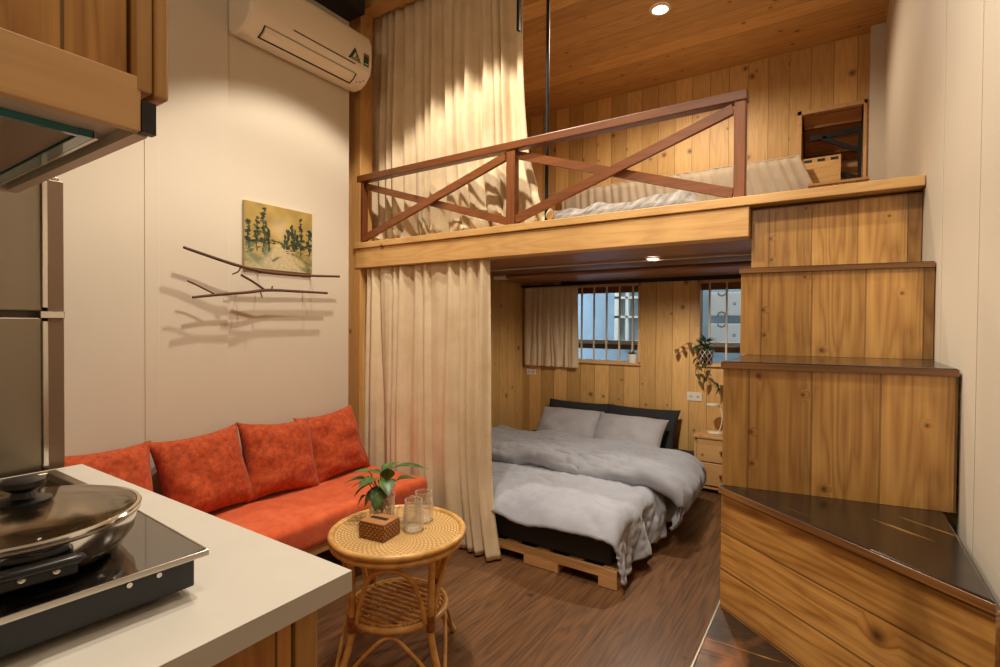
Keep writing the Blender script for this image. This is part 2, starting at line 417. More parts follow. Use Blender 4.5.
# back wall with three openings
W1 = (-2.56, -1.497, .965, 1.70); W2 = (-1.005, -.42, .985, 1.70); OP = (-.285, .155, 2.25, 2.965)
bm = bmesh.new()
y0, y1 = YB, YB+.12
def cells(bm, x0, x1, z0, z1, holes):
    xs = sorted({x0, x1, *[h[0] for h in holes], *[h[1] for h in holes]}); zs = sorted({z0, z1, *[h[2] for h in holes], *[h[3] for h in holes]})
    for xa, xb in zip(xs, xs[1:]):
        for za, zb in zip(zs, zs[1:]):
            cx, cz = (xa+xb)/2, (za+zb)/2
            if any(h[0] < cx < h[1] and h[2] < cz < h[3] for h in holes): continue
            add_box(bm, xa, xb, y0, y1, za, zb)
cells(bm, -2.98, .37, 0, 3.62, [W1, W2, OP])
bmesh.ops.remove_doubles(bm, verts=bm.verts, dist=1e-5)
struct(obj('wall_back', bm, M['pine_wall']))
# boxed column in the back right corner and thin wall battens
struct(box('trim_1', .165, XR, YB-.1, YB, ZL, ZC, M['wall_r']))
for i, yy in enumerate((1.97, 1.495)):
    struct(box('trim_%d' % (i+2), XR-.0015, XR, yy-.012, yy+.012, 0, 3.5, M['wall_r'], bevel=.002))
struct(box('trim_4', XL, XL+.010, -1.78, 1.455, 0, 3.5, M['wall'], bevel=.003))
struct(box('trim_5', XL+.010, XL+.013, 1.07, 1.13, 0, 3.5, M['wall'], bevel=.001))
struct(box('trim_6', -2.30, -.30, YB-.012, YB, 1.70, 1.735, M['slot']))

# windows
def window(n, W, nb):
    x0, x1, z0, z1 = W
    t = bpy.data.objects.new('window_%d' % n, None); C.objects.link(t); t.location = (x0, YB, z0); struct(t)
    bm = bmesh.new(); f = .022
    for a in ((x0, x1, z0, z0+f*.6), (x0, x1, z1-f, z1), (x0, x0+f, z0, z1), (x1-f, x1, z0, z1)):
        add_box(bm, a[0], a[1], YB-.012, YB+.11, a[2], a[3])
    obj('window_frame', bm, M['cabinet_trim'], t, bevel=.002)
    for k in range(nb):
        x = x0+f+(x1-x0-2*f)*(k+.5)/nb
        bm = bmesh.new(); add_box(bm, x-.007, x+.007, YB+.03, YB+.045, z0+.01, z1-.01)
        obj('window_bar', bm, M['bar_paint'], t)
    bm = bmesh.new(); add_box(bm, x0+f, x1-f, YB+.095, YB+.099, z0+.01, z1-.01)
    obj('pane', bm, M['pane'], t)
    bm = bmesh.new(); add_box(bm, x0-.01, x1+.01, YB-.03, YB+.03, z0-.016, z0)
    obj('window_sill', bm, M['cabinet_trim'], t, bevel=.003)
    bm = bmesh.new(); add_box(bm, x0+f, x1-f, YB+.05, YB+.09, z1-.08, z1-f)
    obj('head_board', bm, M['rail_wood'], t)
    return t
window(1, W1, 8); window(2, W2, 4)
# reveal of the upper opening
t = bpy.data.objects.new('window_3', None); C.objects.link(t); t.location = (OP[0], YB, OP[2]); struct(t)
bm = bmesh.new()
for a in ((OP[0], OP[1], OP[3]-.03, OP[3]), (OP[0], OP[0]+.03, OP[2], OP[3]), (OP[1]-.02, OP[1], OP[2], OP[3]), (OP[0], OP[1], OP[2], OP[2]+.02)):
    add_box(bm, a[0], a[1], YB-.012, YB+.45, a[2], a[3])
obj('window_frame', bm, M['bench_wood'], t, bevel=.002)
bm = bmesh.new(); add_box(bm, OP[0]+.03, OP[1]-.02, YB+.42, YB+.44, OP[2]+.02, OP[3]-.03)
obj('back_boards', bm, M['pallet'], t)
th = thing('awning_shutter', 'plank shutter tilted open inside the upper wall opening', 'shutter', (-.06, YB+.06, 2.9))
bm = bmesh.new(); add_beam(bm, (-.06, YB+.05, 2.935), (-.06, YB+.40, 2.66), .37, .018); obj('shutter_boards', bm, wood('shutter_wood', (176, 120, 70), (128, 80, 42), grain='X', across='Y', w=.1, knots=.5), th)
for yy, zz in ((YB+.10, 2.873), (YB+.30, 2.718)):
    bm = bmesh.new(); add_box(bm, -.24, .125, yy, yy+.035, zz-.022, zz-.002); obj('shutter_batten', bm, M['step_edge'], th, bevel=.002)
tb = thing('steel_bracket', 'black steel angle bracket inside the wooden opening in the upper wall', 'bracket', (0, YB+.1, 2.5))
yb = YB+.06
bm = bmesh.new(); add_beam(bm, (-.20, yb, 2.765), (.13, yb, 2.775), .022, .040); obj('top_bar', bm, M['black'], tb)
bm = bmesh.new(); add_beam(bm, (-.12, yb, 2.755), (.12, yb, 2.615), .022, .032); obj('brace', bm, M['black'], tb)
bm = bmesh.new(); add_beam(bm, (.115, yb, 2.28), (.115, yb, 2.76), .022, .035, up=(0, 1, 0)); obj('upright', bm, M['black'], tb)
bm = bmesh.new(); add_beam(bm, (-.10, yb, 2.50), (.10, yb, 2.42), .022, .035); obj('lower_bar', bm, M['black'], tb)
bm = bmesh.new(); add_box(bm, -.25, .0, YB+.012, YB+.028, 2.40, 2.60)
sb = obj('slotted_board', bm, M['pine_beam'], t)
bm = bmesh.new()
for k in range(3): add_box(bm, -.235+k*.085, -.185+k*.085, YB+.0105, YB+.013, 2.567, 2.587)
obj('slots', bm, M['slot'], sb)

# outside: the neighbour's wall across the alley
ext = struct(box('wall_outside', -4.4, 1.2, 5.75, 5.85, -.2, 3.0, plain('outside_wall', (150, 168, 180), .8, var=.12, vscale=5)))
struct(box('ground_outside', -4.4, 1.2, 4.75, 5.75, -.3, -.2, plain('outside_ground', (120, 118, 112), .9)))
t = thing('outside_window', 'white framed window on the blue grey wall across the alley', 'window', (-1.85, 5.74, 1.1))
bm = bmesh.new()
for a in ((-2.16, -2.11, 1.1, 2.0), (-1.59, -1.55, 1.1, 2.0), (-2.16, -1.55, 1.96, 2.0), (-2.16, -1.55, 1.40, 1.425), (-2.16, -1.55, 1.62, 1.645), (-2.03, -2.0, 1.1, 2.0), (-2.16, -1.55, 1.1, 1.14)):
    add_box(bm, a[0], a[1], 5.69, 5.75, a[2], a[3])
obj('window_frame', bm, M['white_pl'], t)
bm = bmesh.new(); add_box(bm, -2.16, -1.55, 5.735, 5.748, 1.1, 2.0); obj('pane', bm, plain('outside_pane', (136, 152, 162), .25), t)
t = thing('outside_rail', 'brown wooden rail with a white top strip outside the bedroom windows', 'rail', (-1.4, 4.95, 1.05))
bm = bmesh.new(); add_box(bm, -3.2, .3, 4.93, 4.98, 1.075, 1.125); obj('rail_board', bm, plain('rail_board', (120, 84, 62), .7, var=.3), t)
bm = bmesh.new(); add_box(bm, -3.2, .3, 4.91, 4.99, 1.125, 1.165); obj('top_strip', bm, plain('rail_top', (224, 206, 198), .6), t)
for i, xx in enumerate((-3.2, .25)):
    bm = bmesh.new(); add_box(bm, xx, xx+.05, 4.93, 4.98, -.2, 1.075); obj('post', bm, plain('rail_post', (120, 84, 62), .7), t)
# breeze blocks (grey ornamental vent tiles)
def breeze():
    m, nt, b = nm('breeze_tile')
    tc = N(nt, 'ShaderNodeTexCoord'); sp = N(nt, 'ShaderNodeSeparateXYZ'); L(nt, tc.outputs['Object'], sp.inputs[0])
    def sn(v, k): return math_n(nt, 'ABSOLUTE', math_n(nt, 'SINE', math_n(nt, 'MULTIPLY', v, k*.5)))
    x, z = sp.outputs[0], sp.outputs[2]
    a = math_n(nt, 'ADD', sn(x, 26), sn(z, 26)); c = sn(math_n(nt, 'ADD', x, z), 26); d = sn(math_n(nt, 'SUBTRACT', x, z), 26)
    v = math_n(nt, 'MULTIPLY', a, math_n(nt, 'ADD', c, d))
    L(nt, ramp(nt, v, [(.25, lin((178, 174, 168))), (.4, lin((88, 88, 88))), (.62, lin((100, 98, 98))), (.78, lin((186, 182, 176)))]), b.inputs['Base Color']); b.inputs['Roughness'].default_value = .8
    return m
M['breeze'] = breeze()
for i, (z0, z1, lab) in enumerate(((1.42, 1.66, 'upper grey patterned vent block outside the window beside the stairs'), (1.10, 1.34, 'lower grey patterned vent block outside the window beside the stairs'))):
    o = box('vent_block', -1.13, -.62, 5.66, 5.75, z0, z1, M['breeze'], bevel=.01, origin=(-1.0, 5.7, z0))
    tag(o, lab, 'vent block')

# ------------------------------------------------------------------ loft structure
struct(box('trim_7', -2.80, -2.645, 2.335, 2.44, 0, 3.5, M['pine_post'], bevel=.003))          # full height post
o = thing('loft_deck', 'pine edged sleeping loft platform carried by a long pine beam', 'loft', (-1.2, YF, 1.675))
box('edge_beam', -2.685, -.312, YF-.02, YF+.07, 1.675, ZL-.04, M['pine_beam'], o, bevel=.003)
box('edge_board', -2.69, .248, YF-.03, YF+.12, ZL-.038, ZL, M['bench_wood'] if False else M['pine_beam'], o, bevel=.003)
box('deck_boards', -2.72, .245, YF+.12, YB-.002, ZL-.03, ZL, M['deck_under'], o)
bm = bmesh.new()
ys = [2.42, 2.85, 3.42, 3.86, 4.597]
zs = [1.765, 1.75, 1.74, 1.735]
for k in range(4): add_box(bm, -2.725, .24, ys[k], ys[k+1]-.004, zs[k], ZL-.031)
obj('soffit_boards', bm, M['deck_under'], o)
t = thing('conduit', 'thin pale cable conduit running along the dark underside of the loft', 'conduit', (-1.3, 3.36, 1.73))
tube('conduit_pipe', [(-2.72, 3.36, 1.737), (-.32, 3.36, 1.737)], .0065, M['bar_paint'], t)
t = thing('curtain_rod', 'dark round curtain rod with a pale end socket under the loft', 'curtain rod', (-1.3, 3.6, 1.7))
tube('rod', [(-2.30, 3.60, 1.708), (-.32, 3.60, 1.708)], .017, M['deck_under'], t)
tube('rod_socket', [(-2.42, 3.60, 1.708), (-2.30, 3.60, 1.708)], .024, M['bar_paint'], t)

# downlights
def downlight(x, y, z, label, power, size=.05, spot=150):
    t = thing('downlight', label, 'light', (x, y, z), group=None)
    lathe('trim_ring', [(size*1.35, z-.001), (size*1.35, z-.008), (size, z-.010), (size, z-.003)], x, y, M['white_pl'], t, cap0=False, cap1=False)
    lathe('lens', [(size, z-.002), (size, z-.006), (size*.5, z-.008)], x, y, M['led'], t)
    return t
def spot(x, y, z, power, ang, blend=.3, col=(1, .80, .58), r=.03, aim=None):
    l = bpy.data.lights.new('spot', 'SPOT'); l.energy = power; l.spot_size = R(ang); l.spot_blend = blend; l.color = col; l.shadow_soft_size = r
    o = bpy.data.objects.new('lamp_or_fill', l); C.objects.link(o); o.location = (x, y, z)
    if aim: o.rotation_euler = (Vector(aim)-Vector((x, y, z))).to_track_quat('-Z', 'Y').to_euler()
    return o
downlight(-1.03, 3.50, ZC, 'round recessed downlight glowing in the pine ceiling above the loft', 0)
downlight(-1.01, 3.33, 1.75, 'small recessed downlight glowing in the dark underside of the loft', 0, .035)

# railing
t = thing('loft_railing', 'dark brown wooden loft railing with two crossed brace bays', 'railing', (-1.45, YF+.05, ZL))
ry0, ry1 = YF-.012, YF+.033
for xa in (-2.672, -1.505, -.375):
    box('post', xa, xa+(.05 if xa < -2 else .055 if xa < -1 else .045), ry0, ry1, ZL, 2.242, M['rail_wood_v'], t, bevel=.003)
box('top_rail', -2.676, -.325, ry0-.006, ry1+.006, 2.242, 2.285, M['rail_wood'], t, bevel=.004)
for xa, xb in ((-2.622, -1.51), (-1.445, -.38)):
    for k in (0, 1):
        bm = bmesh.new()
        za, zb = (1.868, 2.215) if k == 0 else (2.215, 1.868)
        yo = ry0+.011+k*.0225
        add_beam(bm, (xa, yo, za), (xb, yo, zb), .022, .042)
        # trim the ends to the bay
        for co, no in (((xa, 0, 0), (-1, 0, 0)), ((xb, 0, 0), (1, 0, 0))):
            bmesh.ops.bisect_plane(bm, geom=bm.verts[:]+bm.edges[:]+bm.faces[:], plane_co=co, plane_no=no, clear_outer=True)
        obj('cross_brace', bm, M['rail_wood'], t)
tag(tube('steel_rod', [(-1.312, 2.44, ZL), (-1.312, 2.44, 3.5)], .0095, M['black']), 'thin black steel rod standing from loft edge to ceiling', 'rod')
t = thing('curtain_track', 'black metal curtain track under the ceiling above the loft railing', 'curtain track', (-1.5, 2.47, 3.27))
box('track', -1.50, -.9, 2.46, 2.48, 3.235, 3.255, M['black'], t)
box('hanger', -1.505, -1.49, 2.435, 2.455, 2.93, 3.235, M['black'], t)
box('hanger', -1.50, -1.485, 2.462, 2.478, 3.255, ZC, M['black'], t)
box('hanger', -.915, -.90, 2.462, 2.478, 3.255, ZC, M['black'], t)
struct(box('trim_8', -2.72, -1.95, 2.34, 2.44, 3.36, 3.5, M['pine_beam']))
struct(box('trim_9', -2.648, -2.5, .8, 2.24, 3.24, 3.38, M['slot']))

# ------------------------------------------------------------------ curtains
def curtain(name, x0, x1, z0, z1, y, amp, folds, mat, seedv, spread=0.0, gather=0.0, label=None, cat='curtain', group=None, ph=0, puddle=0, thick=.002, topx=None, nz=60, rise=None, flare=0):
    bm = bmesh.new()
    nu = int(folds*14)
    def fn(s, t):   # s across, t from top to bottom
        wgl = noise.noise(Vector((s*5+seedv, 3.1, 0)))*1.5+noise.noise(Vector((s*13+seedv, t*.7, 0)))*.35
        ph_ = 2*PI*(s*folds+wgl)+ph
        a = amp*(.55+.6*t**.7)*(.7+.6*noise.noise(Vector((s*9, seedv, 1.3))))
        yy = y+a*math.sin(ph_)+a*.35*math.sin(2.3*ph_+1.3+t*1.5)
        drift = noise.noise(Vector((s*6+seedv, t*1.6, 8)))*.03*t
        xx = x0+(x1-x0)*s + .35*a*math.cos(ph_)*.6+drift
        xx += spread*t**2*(s-.15)
        if flare: xx += flare*max(0, (t-.72)/.28)**1.5*max(0, (s-.45)/.55); yy -= flare*.35*max(0, (t-.75)/.25)*max(0, (s-.7)/.3)
        zz = z1-(z1-z0)*t
        if puddle and t > .86:
            k = (t-.86)/.14
            rr = noise.noise(Vector((s*22+seedv, k*2.5, 2)))
            yy += (noise.noise(Vector((s*14+seedv, k*2, 7)))*.09)*k
            zz = z1-(z1-z0)*.86-(z1-z0)*.14*min(1, k*1.35)+puddle*abs(rr)*k*1.4
            xx += rr*.05*k
        if rise: zz += rise*(s)*t**4
        return (xx, min(yy, y+.13), zz)
    grid_sheet(bm, fn, nu, nz)
    o = obj(name, bm, mat, smooth=180)
    solidify(o, thick)
    if label: tag(o, label, cat, group)
    return o
curtain('curtain', -2.615, -1.635, .012, 1.668, 2.368, .034, 10, M['curtain'], 1.7, spread=.05, flare=.06, label='long cream curtain hanging from the loft beam to the wooden floor beside the bed')
curtain('curtain', -2.70, -1.49, ZL+.012, 3.40, 2.50, .038, 14, M['curtain'], 5.2, spread=.10, puddle=.10, flare=.13, label='tall cream curtain on the loft, gathered behind the wooden railing', nz=90)
curtain('curtain', -2.69, -2.09, .90, 1.69, 4.545, .018, 7, M['curtain_small'], 9.4, label='short beige tab curtain covering part of the barred window')
# curtain tabs on its little rod
t = thing('curtain_rod', 'thin black rod holding the short beige window curtain', 'curtain rod', (-2.4, 4.545, 1.70))
tube('rod', [(-2.725, 4.545, 1.703), (-2.05, 4.545, 1.703)], .008, M['black'], t)
# low net curtain along the loft's rear wall
bm = bmesh.new()
def nf(s, t):
    x = -2.25+(1.99+.26*t)*s
    return (x, 4.50+.007*math.sin(s*2*PI*26+2*noise.noise(Vector((s*20, 0, 0))))+.01*noise.noise(Vector((s*30, t, 0))), 2.60-.008*math.sin(s*PI*7)**2-(.62+.02*noise.noise(Vector((s*9, 5, 0))))*t)
grid_sheet(bm, nf, 260, 14)
tag(solidify(obj('net_curtain', bm, M['net'], smooth=180), .0015), 'low pale net curtain strung along the rear wall of the loft', 'curtain')
tag(tube('curtain_wire', [(-2.7, 4.5, 2.603), (-.26, 4.5, 2.603)], .003, M['bar_paint']), 'thin pale wire holding the net curtain on the loft', 'wire')

# loft mattress with a rumpled striped quilt
t = thing('loft_mattress', 'low mattress with a pale striped quilt lying on the loft', 'mattress', (-1.1, 3.4, ZL))
box('mattress', -1.75, -.62, 2.62, 4.44, ZL+.001, ZL+.08, M['loft_sheet'], t, bevel=.03)
bm = bmesh.new()
def qf(s, tt):
    x = -1.80+1.24*s; y = 2.60+1.8*tt
    e = min(1, min(s, 1-s)*9)*min(1, min(tt, 1-tt)*9)
    h = .06+.07*e + .028*noise.noise(Vector((x*9, y*4, 3)))*e + .045*max(0, math.sin((x*1.4+y)*4))*e*(1-tt)
    h += .05*math.exp(-((tt-.1)/.07)**2)*(.6+.6*math.sin(x*26+y*9)*.3)*e
    return (x, y, ZL+max(.02, h))
grid_sheet(bm, qf, 110, 70)
solidify(obj('quilt', bm, M['loft_sheet'], t, smooth=180), .006, 1)
t = thing('wooden_crate', 'narrow pine box standing on the loft below the wall opening', 'box', (0, 4.38, ZL))
box('crate_body', -.185, .160, 4.31, 4.44, ZL, 2.315, M['pine_wall'], t, bevel=.003)
box('crate_lid', -.195, .163, 4.30, 4.45, 2.315, 2.332, M['pine_beam'], t, bevel=.002)

# ------------------------------------------------------------------ staircase boxes
# each box is its own thing: front panel, side panel and tread
def stair_box(fl, fr, back, ztop, zbot, label, treadmat, frontmat, sidemat, hidden_back=False, tread_h=.020, over=.006):
    """fl, fr: front left/right corners (x, y) of the plan, back: y of the rear"""
    fl, fr = Vector((*fl, 0)), Vector((*fr, 0))
    d = (fr-fl); ln = d.length; rz = math.atan2(d.y, d.x)
    t = thing('stair_box', label, 'stair box', (fl.x, fl.y, zbot))
    nrm = Vector((d.y, -d.x, 0)).normalized()
    dd = d.normalized(); th = .02
    bm = bmesh.new()
    a = fl; b = fr
    add_prism(bm, [(a.x, a.y), (b.x, b.y), ((b-nrm*th).x, (b-nrm*th).y), ((a-nrm*th).x, (a-nrm*th).y)], zbot, ztop-tread_h)
    obj('front_panel', bm, frontmat, t, origin=(fl.x, fl.y, zbot), rz=rz)
    bm = bmesh.new()
    add_prism(bm, [(a.x, a.y+.022), (a.x+.02, a.y+.022), (a.x+.02, back), (a.x, back)], zbot, ztop-tread_h)
    obj('side_panel', bm, sidemat, t)
    bm = bmesh.new()
    o1 = nrm*over
    poly = [(a.x-.006, a.y+o1.y), (b.x+o1.x*0, b.y+o1.y), (b.x, back), (a.x-.006, back)]
    add_prism(bm, poly, ztop-tread_h, ztop)
    o = obj('tread', bm, treadmat, t, origin=(fl.x, fl.y, ztop), rz=rz, bevel=.004)
    # reddish front edge of the tread board
    bm = bmesh.new()
    p0 = Vector((a.x-.006, a.y+o1.y, 0)); p1 = Vector((b.x, b.y+o1.y, 0))
    q0, q1 = p0+nrm*.003, p1+nrm*.003
    add_prism(bm, [(q0.x, q0.y), (q1.x, q1.y), (p1.x, p1.y), (p0.x, p0.y)], ztop-tread_h+.001, ztop-.003)
    obj('tread_edge', bm, M['step_edge'], t, origin=(fl.x, fl.y, ztop), rz=rz)
    return t
G = 'stacked box steps'
stair_box((-.308, 2.385), (.247, 2.385), 2.66, ZL-.045, 1.5105, 'topmost wooden stair box, right under the loft edge board', M['step_front'], M['step_front'], M['step_side'], tread_h=.006, over=0)
stair_box((-.288, 1.985), (.247, 2.065), 2.66, 1.510, 1.2055, 'second wooden stair box from the top, narrower than the one below', M['step_tread'], M['step_front'], M['step_side'])
stair_box((-.268, 1.556), (.244, 1.640), 2.66, 1.205, .8555, 'third wooden stair box from the top, with tall vertical boards', M['step_tread'], M['step_front'], M['step_side'])
stair_box((-.268, 1.552), (.222, 1.143), 2.66, .855, .5115, 'angled wooden stair box with a black wedge tread and diagonal boards', M['step_tread'], M['step_low'], M['step_side'])
# lowest winder: black worn top
t = thing('stair_box', 'lowest stair box with a worn black wedge tread by the floor', 'stair box', (-.27, 1.0, 0))
poly = [(-.272, 1.55), (-.272, .98), (.20, .98), (.245, 1.3), (.245, 2.2), (-.272, 2.2)]
bm = bmesh.new(); add_prism(bm, poly, .483, .511); obj('tread', bm, M['step_tread_worn'], t, bevel=.004)
bm = bmesh.new(); add_prism(bm, [(-.266, .99), (-.246, .99), (-.246, 2.2), (-.266, 2.2)], .17, .483); obj('side_panel', bm, M['step_side'], t)
bm = bmesh.new(); add_prism(bm, [(-.246, .99), (.2, .99), (.2, 1.01), (-.246, 1.01)], .17, .483); obj('front_panel', bm, M['step_front'], t)
bm = bmesh.new(); add_prism(bm, [(-.276, .98), (-.272, .98), (-.272, 2.2), (-.276, 2.2)], .485, .509); obj('edge_strip', bm, M['steel'], t, label='thin metal edge strip')
bm = bmesh.new(); add_prism(bm, [(-.266, .99), (.2, .99), (.24, 1.3), (.24, 2.2), (-.266, 2.2)], 0, .17); obj('plinth', bm, M['step_side'], t)
# boxes need carcasses down to the floor behind the fronts
box('carcass', -.24, .24, 2.25, 2.64, 0, .48, M['step_side'], t)

# ------------------------------------------------------------------ bed
t = thing('pallet_base', 'low pine pallet bed base on the dark wooden floor', 'bed base', (-1.7, 3.4, 0))
for (a, b) in ((-2.50, -2.40), (-1.92, -1.78), (-1.44, -1.225), (-1.02, -.89)):
    pass
for yy in (2.42, 3.08, 3.75, 4.35):
    for (a, b) in ((-2.52, -2.40), (-1.95, -1.80), (-1.425, -1.215), (-.99, -.892)):
        if a == -1.95: continue
        box('block', a, b, yy, yy+.09, 0, .047, M['pallet'], t, bevel=.002)
for yy in (2.42, 3.08, 3.75, 4.35):
    box('runner', -2.52, -.892, yy, yy+(.022 if yy == 2.42 else .09), .047, .092 if yy == 2.42 else .078, M['pallet'], t, bevel=.002)
bm = bmesh.new()
for k in range(9):
    x = -2.52+k*.1935
    add_box(bm, x, x+.08, 2.443, 4.44, .078, .092)
obj('slats', bm, M['bench_wood'], t)
# mattress: rounded slab in a charcoal sheet
t = thing('mattress', 'mattress in a charcoal sheet lying on the pine pallet', 'mattress', (-1.7, 3.4, .092))
bm = bmesh.new(); add_box(bm, -2.54, -.93, 2.445, 4.50, .093, .265)
bmesh.ops.bevel(bm, geom=bm.edges[:], offset=.035, segments=4, affect='EDGES', profile=.6)
bmesh.ops.subdivide_edges(bm, edges=bm.edges[:], cuts=3, use_grid_fill=True)
for v in bm.verts:
    v.co.y += .006*noise.noise(v.co*8); v.co.x += .006*noise.noise(v.co*7+Vector((3, 1, 0)))
obj('fitted_sheet', bm, M['sheet'], t, smooth=60)

# duvet: lower layer
def wr(x, y, s=1.0):
    v = Vector((x, y, 0))
    w = noise.noise(Vector((x*3+y*1.2, y*2, 1)))*.022
    w += abs(noise.noise(Vector((x*5+y*7, y*3-x*2, 4))))*.022
    w += abs(noise.noise(Vector((x*16+y*5, y*13, 7))))*.009
    w += noise.noise(Vector((x*30, y*34, 2)))*.003
    return w*s
def drape(xx, x_edge, ztop, rad, drop):
    """distance past the bed edge -> position going round the corner and down"""
    d = xx-x_edge
    if d <= 0: return xx, ztop
    q = rad*PI/2
    if d < q:
        a = d/rad; return x_edge+rad*math.sin(a), ztop-rad*(1-math.cos(a))
    return x_edge+rad+.10*(d-q), ztop-rad-(d-q)*.98
t = thing('duvet', 'rumpled grey duvet spread over the bed, one side hanging to the floor', 'duvet', (-1.7, 3.2, .28))
def d1(s, tt):
    # the strip beyond the bed edge is cut so that its hem stops above the floor
    zend = .055+.03*tt+.02*noise.noise(Vector((tt*6, 3, 3)))
    ztop, rad = .330, .07
    dmax = rad*PI/2+(ztop-rad-zend)/.98
    flat = 1.555
    SS = s*1.0
    X = -2.53+flat*SS/.76 if SS < .76 else -.975+dmax*(SS-.76)/.24
    fy = 2.405+.03*noise.noise(Vector((X*3, 0, 5)))+.06*max(0, min(1, (-1.62-X)/.12))
    y = fy+(3.55-fy)*tt
    x, z = drape(X, -.975, ztop, rad, 0)
    side = max(0, (SS-.76)/.24)
    k = max(0, 1-tt/.12)
    z -= (.095+.03*noise.noise(Vector((X*4, 2, 2))))*k**1.6*(1-side)
    y -= .03*math.sin(k*PI/2)
    w = wr(X, y)
    nx = min(1, side*2)
    z += w*(1-nx)
    x += abs(w)*nx*1.6 + .030*nx*math.sin(y*19+2*noise.noise(Vector((y*4, 0, 0))))*side
    y += .02*side*noise.noise(Vector((y*7, 4, 4)))
    return (x, y, z)
bm = bmesh.new(); grid_sheet(bm, d1, 150, 110)
o = obj('lower_layer', bm, M['duvet'], t, smooth=180); solidify(o, .014, 1)
# upper folded back layer: thick, with a rolled front lip
def d2(s, tt):
    zend = .13+.05*tt+.03*noise.noise(Vector((tt*5, 1, 3)))
    rad = .14
    side = max(0, (s-.74)/.26)
    base = .370
    dmax = rad*PI/2+(base-rad-zend)/.98
    X = -2.53+1.545*s/.74 if s < .74 else -.985+dmax*side
    lip = 3.0+.05*(X+2.5)/1.5+.03*noise.noise(Vector((X*2.5, 1, 9)))
    back = 3.98-.04*s
    rr = .030
    if tt < .18:
        a = (tt/.18)*PI
        y = lip+rr*(1-math.sin(a)); dz = -rr*math.cos(a)
        top = base-.01+dz
    else:
        k = (tt-.18)/.82
        y = lip+rr+(back-lip-rr)*k; top = base-.01+rr-.02*k+.012*math.sin(k*9)
        top -= .07*max(0, (k-.85)/.15)**2
    x, z = drape(X, -.985, top, rad, 0)
    w = wr(X*.8+3, y*1.5, 1.5)
    ridge = .020*abs(math.sin((y-lip)*19+X*2.0+noise.noise(Vector((X*2, 0, 0)))*2))*math.exp(-((y-lip-.10)/.15)**2)
    nx = min(1, side*2)
    z += (w+ridge)*(1-nx)
    x += (abs(w)*1.4+ridge*.8)*nx+.09*math.sin(min(1, side)*PI)*(1-.5*tt)
    return (x, y, z)
bm = bmesh.new(); grid_sheet(bm, d2, 150, 110)
o = obj('folded_layer', bm, M['duvet'], t, smooth=180); solidify(o, .02, 1)

def pillow_mesh(bm, w, h, th, M4, seedv=0, n=28, pinch=.06, wr_=.006):
    top = []; bot = []
    def P(u, v, sgn):
        pu = 1-pinch*(1-v*v)*0 ; 
        x = u*w/2*(1-pinch*(1-abs(v)**2.2)*abs(u)**2*1.0); y = v*h/2*(1-pinch*(1-abs(u)**2.2)*abs(v)**2)
        e = max(0, (1-abs(u)**3.0))**.55*max(0, (1-abs(v)**3.0))**.55
        z = sgn*th/2*e
        q = noise.noise(Vector((u*2.2+seedv, v*2.2, sgn)))*.16*th*e + (abs(noise.noise(Vector((u*6+seedv, v*7, sgn*2)))))*wr_*e
        return M4 @ Vector((x, y, z+q*sgn))
    g = {}
    for i in range(n+1):
        for j in range(n+1):
            u, v = -1+2*i/n, -1+2*j/n
            u = math.sin(u*PI/2)*.35+u*.65; v = math.sin(v*PI/2)*.35+v*.65
            g[i, j, 1] = bm.verts.new(P(u, v, 1))
            edge = i in (0, n) or j in (0, n)
            g[i, j, 0] = g[i, j, 1] if edge else bm.verts.new(P(u, v, -1))
    for i in range(n):
        for j in range(n):
            bm.faces.new((g[i, j, 1], g[i+1, j, 1], g[i+1, j+1, 1], g[i, j+1, 1]))
            f = [g[i, j, 0], g[i, j+1, 0], g[i+1, j+1, 0], g[i+1, j, 0]]
            f2 = []
            for v in f:
                if v not in f2: f2.append(v)
            if len(f2) > 2:
                try: bm.faces.new(f2)
                except ValueError: pass
def pillow(name, loc, w, h, th, rx, rz, mat, label, cat, seedv, group=None, tilt=0, pinch=.06, wr_=.006):
    M4 = Matrix.Translation(loc) @ Matrix.Rotation(rz, 4, 'Z') @ Matrix.Rotation(rx, 4, 'X') @ Matrix.Rotation(tilt, 4, 'Z')
    bm = bmesh.new(); pillow_mesh(bm, w, h, th, M4, seedv, pinch=pinch, wr_=wr_)
    o = obj(name, bm, mat, smooth=180, origin=loc); tag(o, label, cat, group)
    return o
pillow('pillow', (-2.04, 4.41, .395), .66, .44, .14, R(62), 0, M['dark_pillow'], 'black pillow standing behind the grey pillow nearer the curtain side', 'pillow', 1.0)
pillow('pillow', (-1.44, 4.395, .395), .66, .45, .14, R(60), 0, M['dark_pillow'], 'black pillow standing behind the grey pillow nearer the nightstand', 'pillow', 4.0)
pillow('pillow', (-2.02, 4.18, .385), .60, .42, .19, R(48), R(2), M['pillow'], 'light grey pillow leaning on the black pillow, nearer the curtain side', 'pillow', 7.0)
pillow('pillow', (-1.45, 4.14, .385), .60, .42, .19, R(46), R(-1), M['pillow'], 'light grey pillow leaning on the black pillow, nearer the nightstand', 'pillow', 11.0)

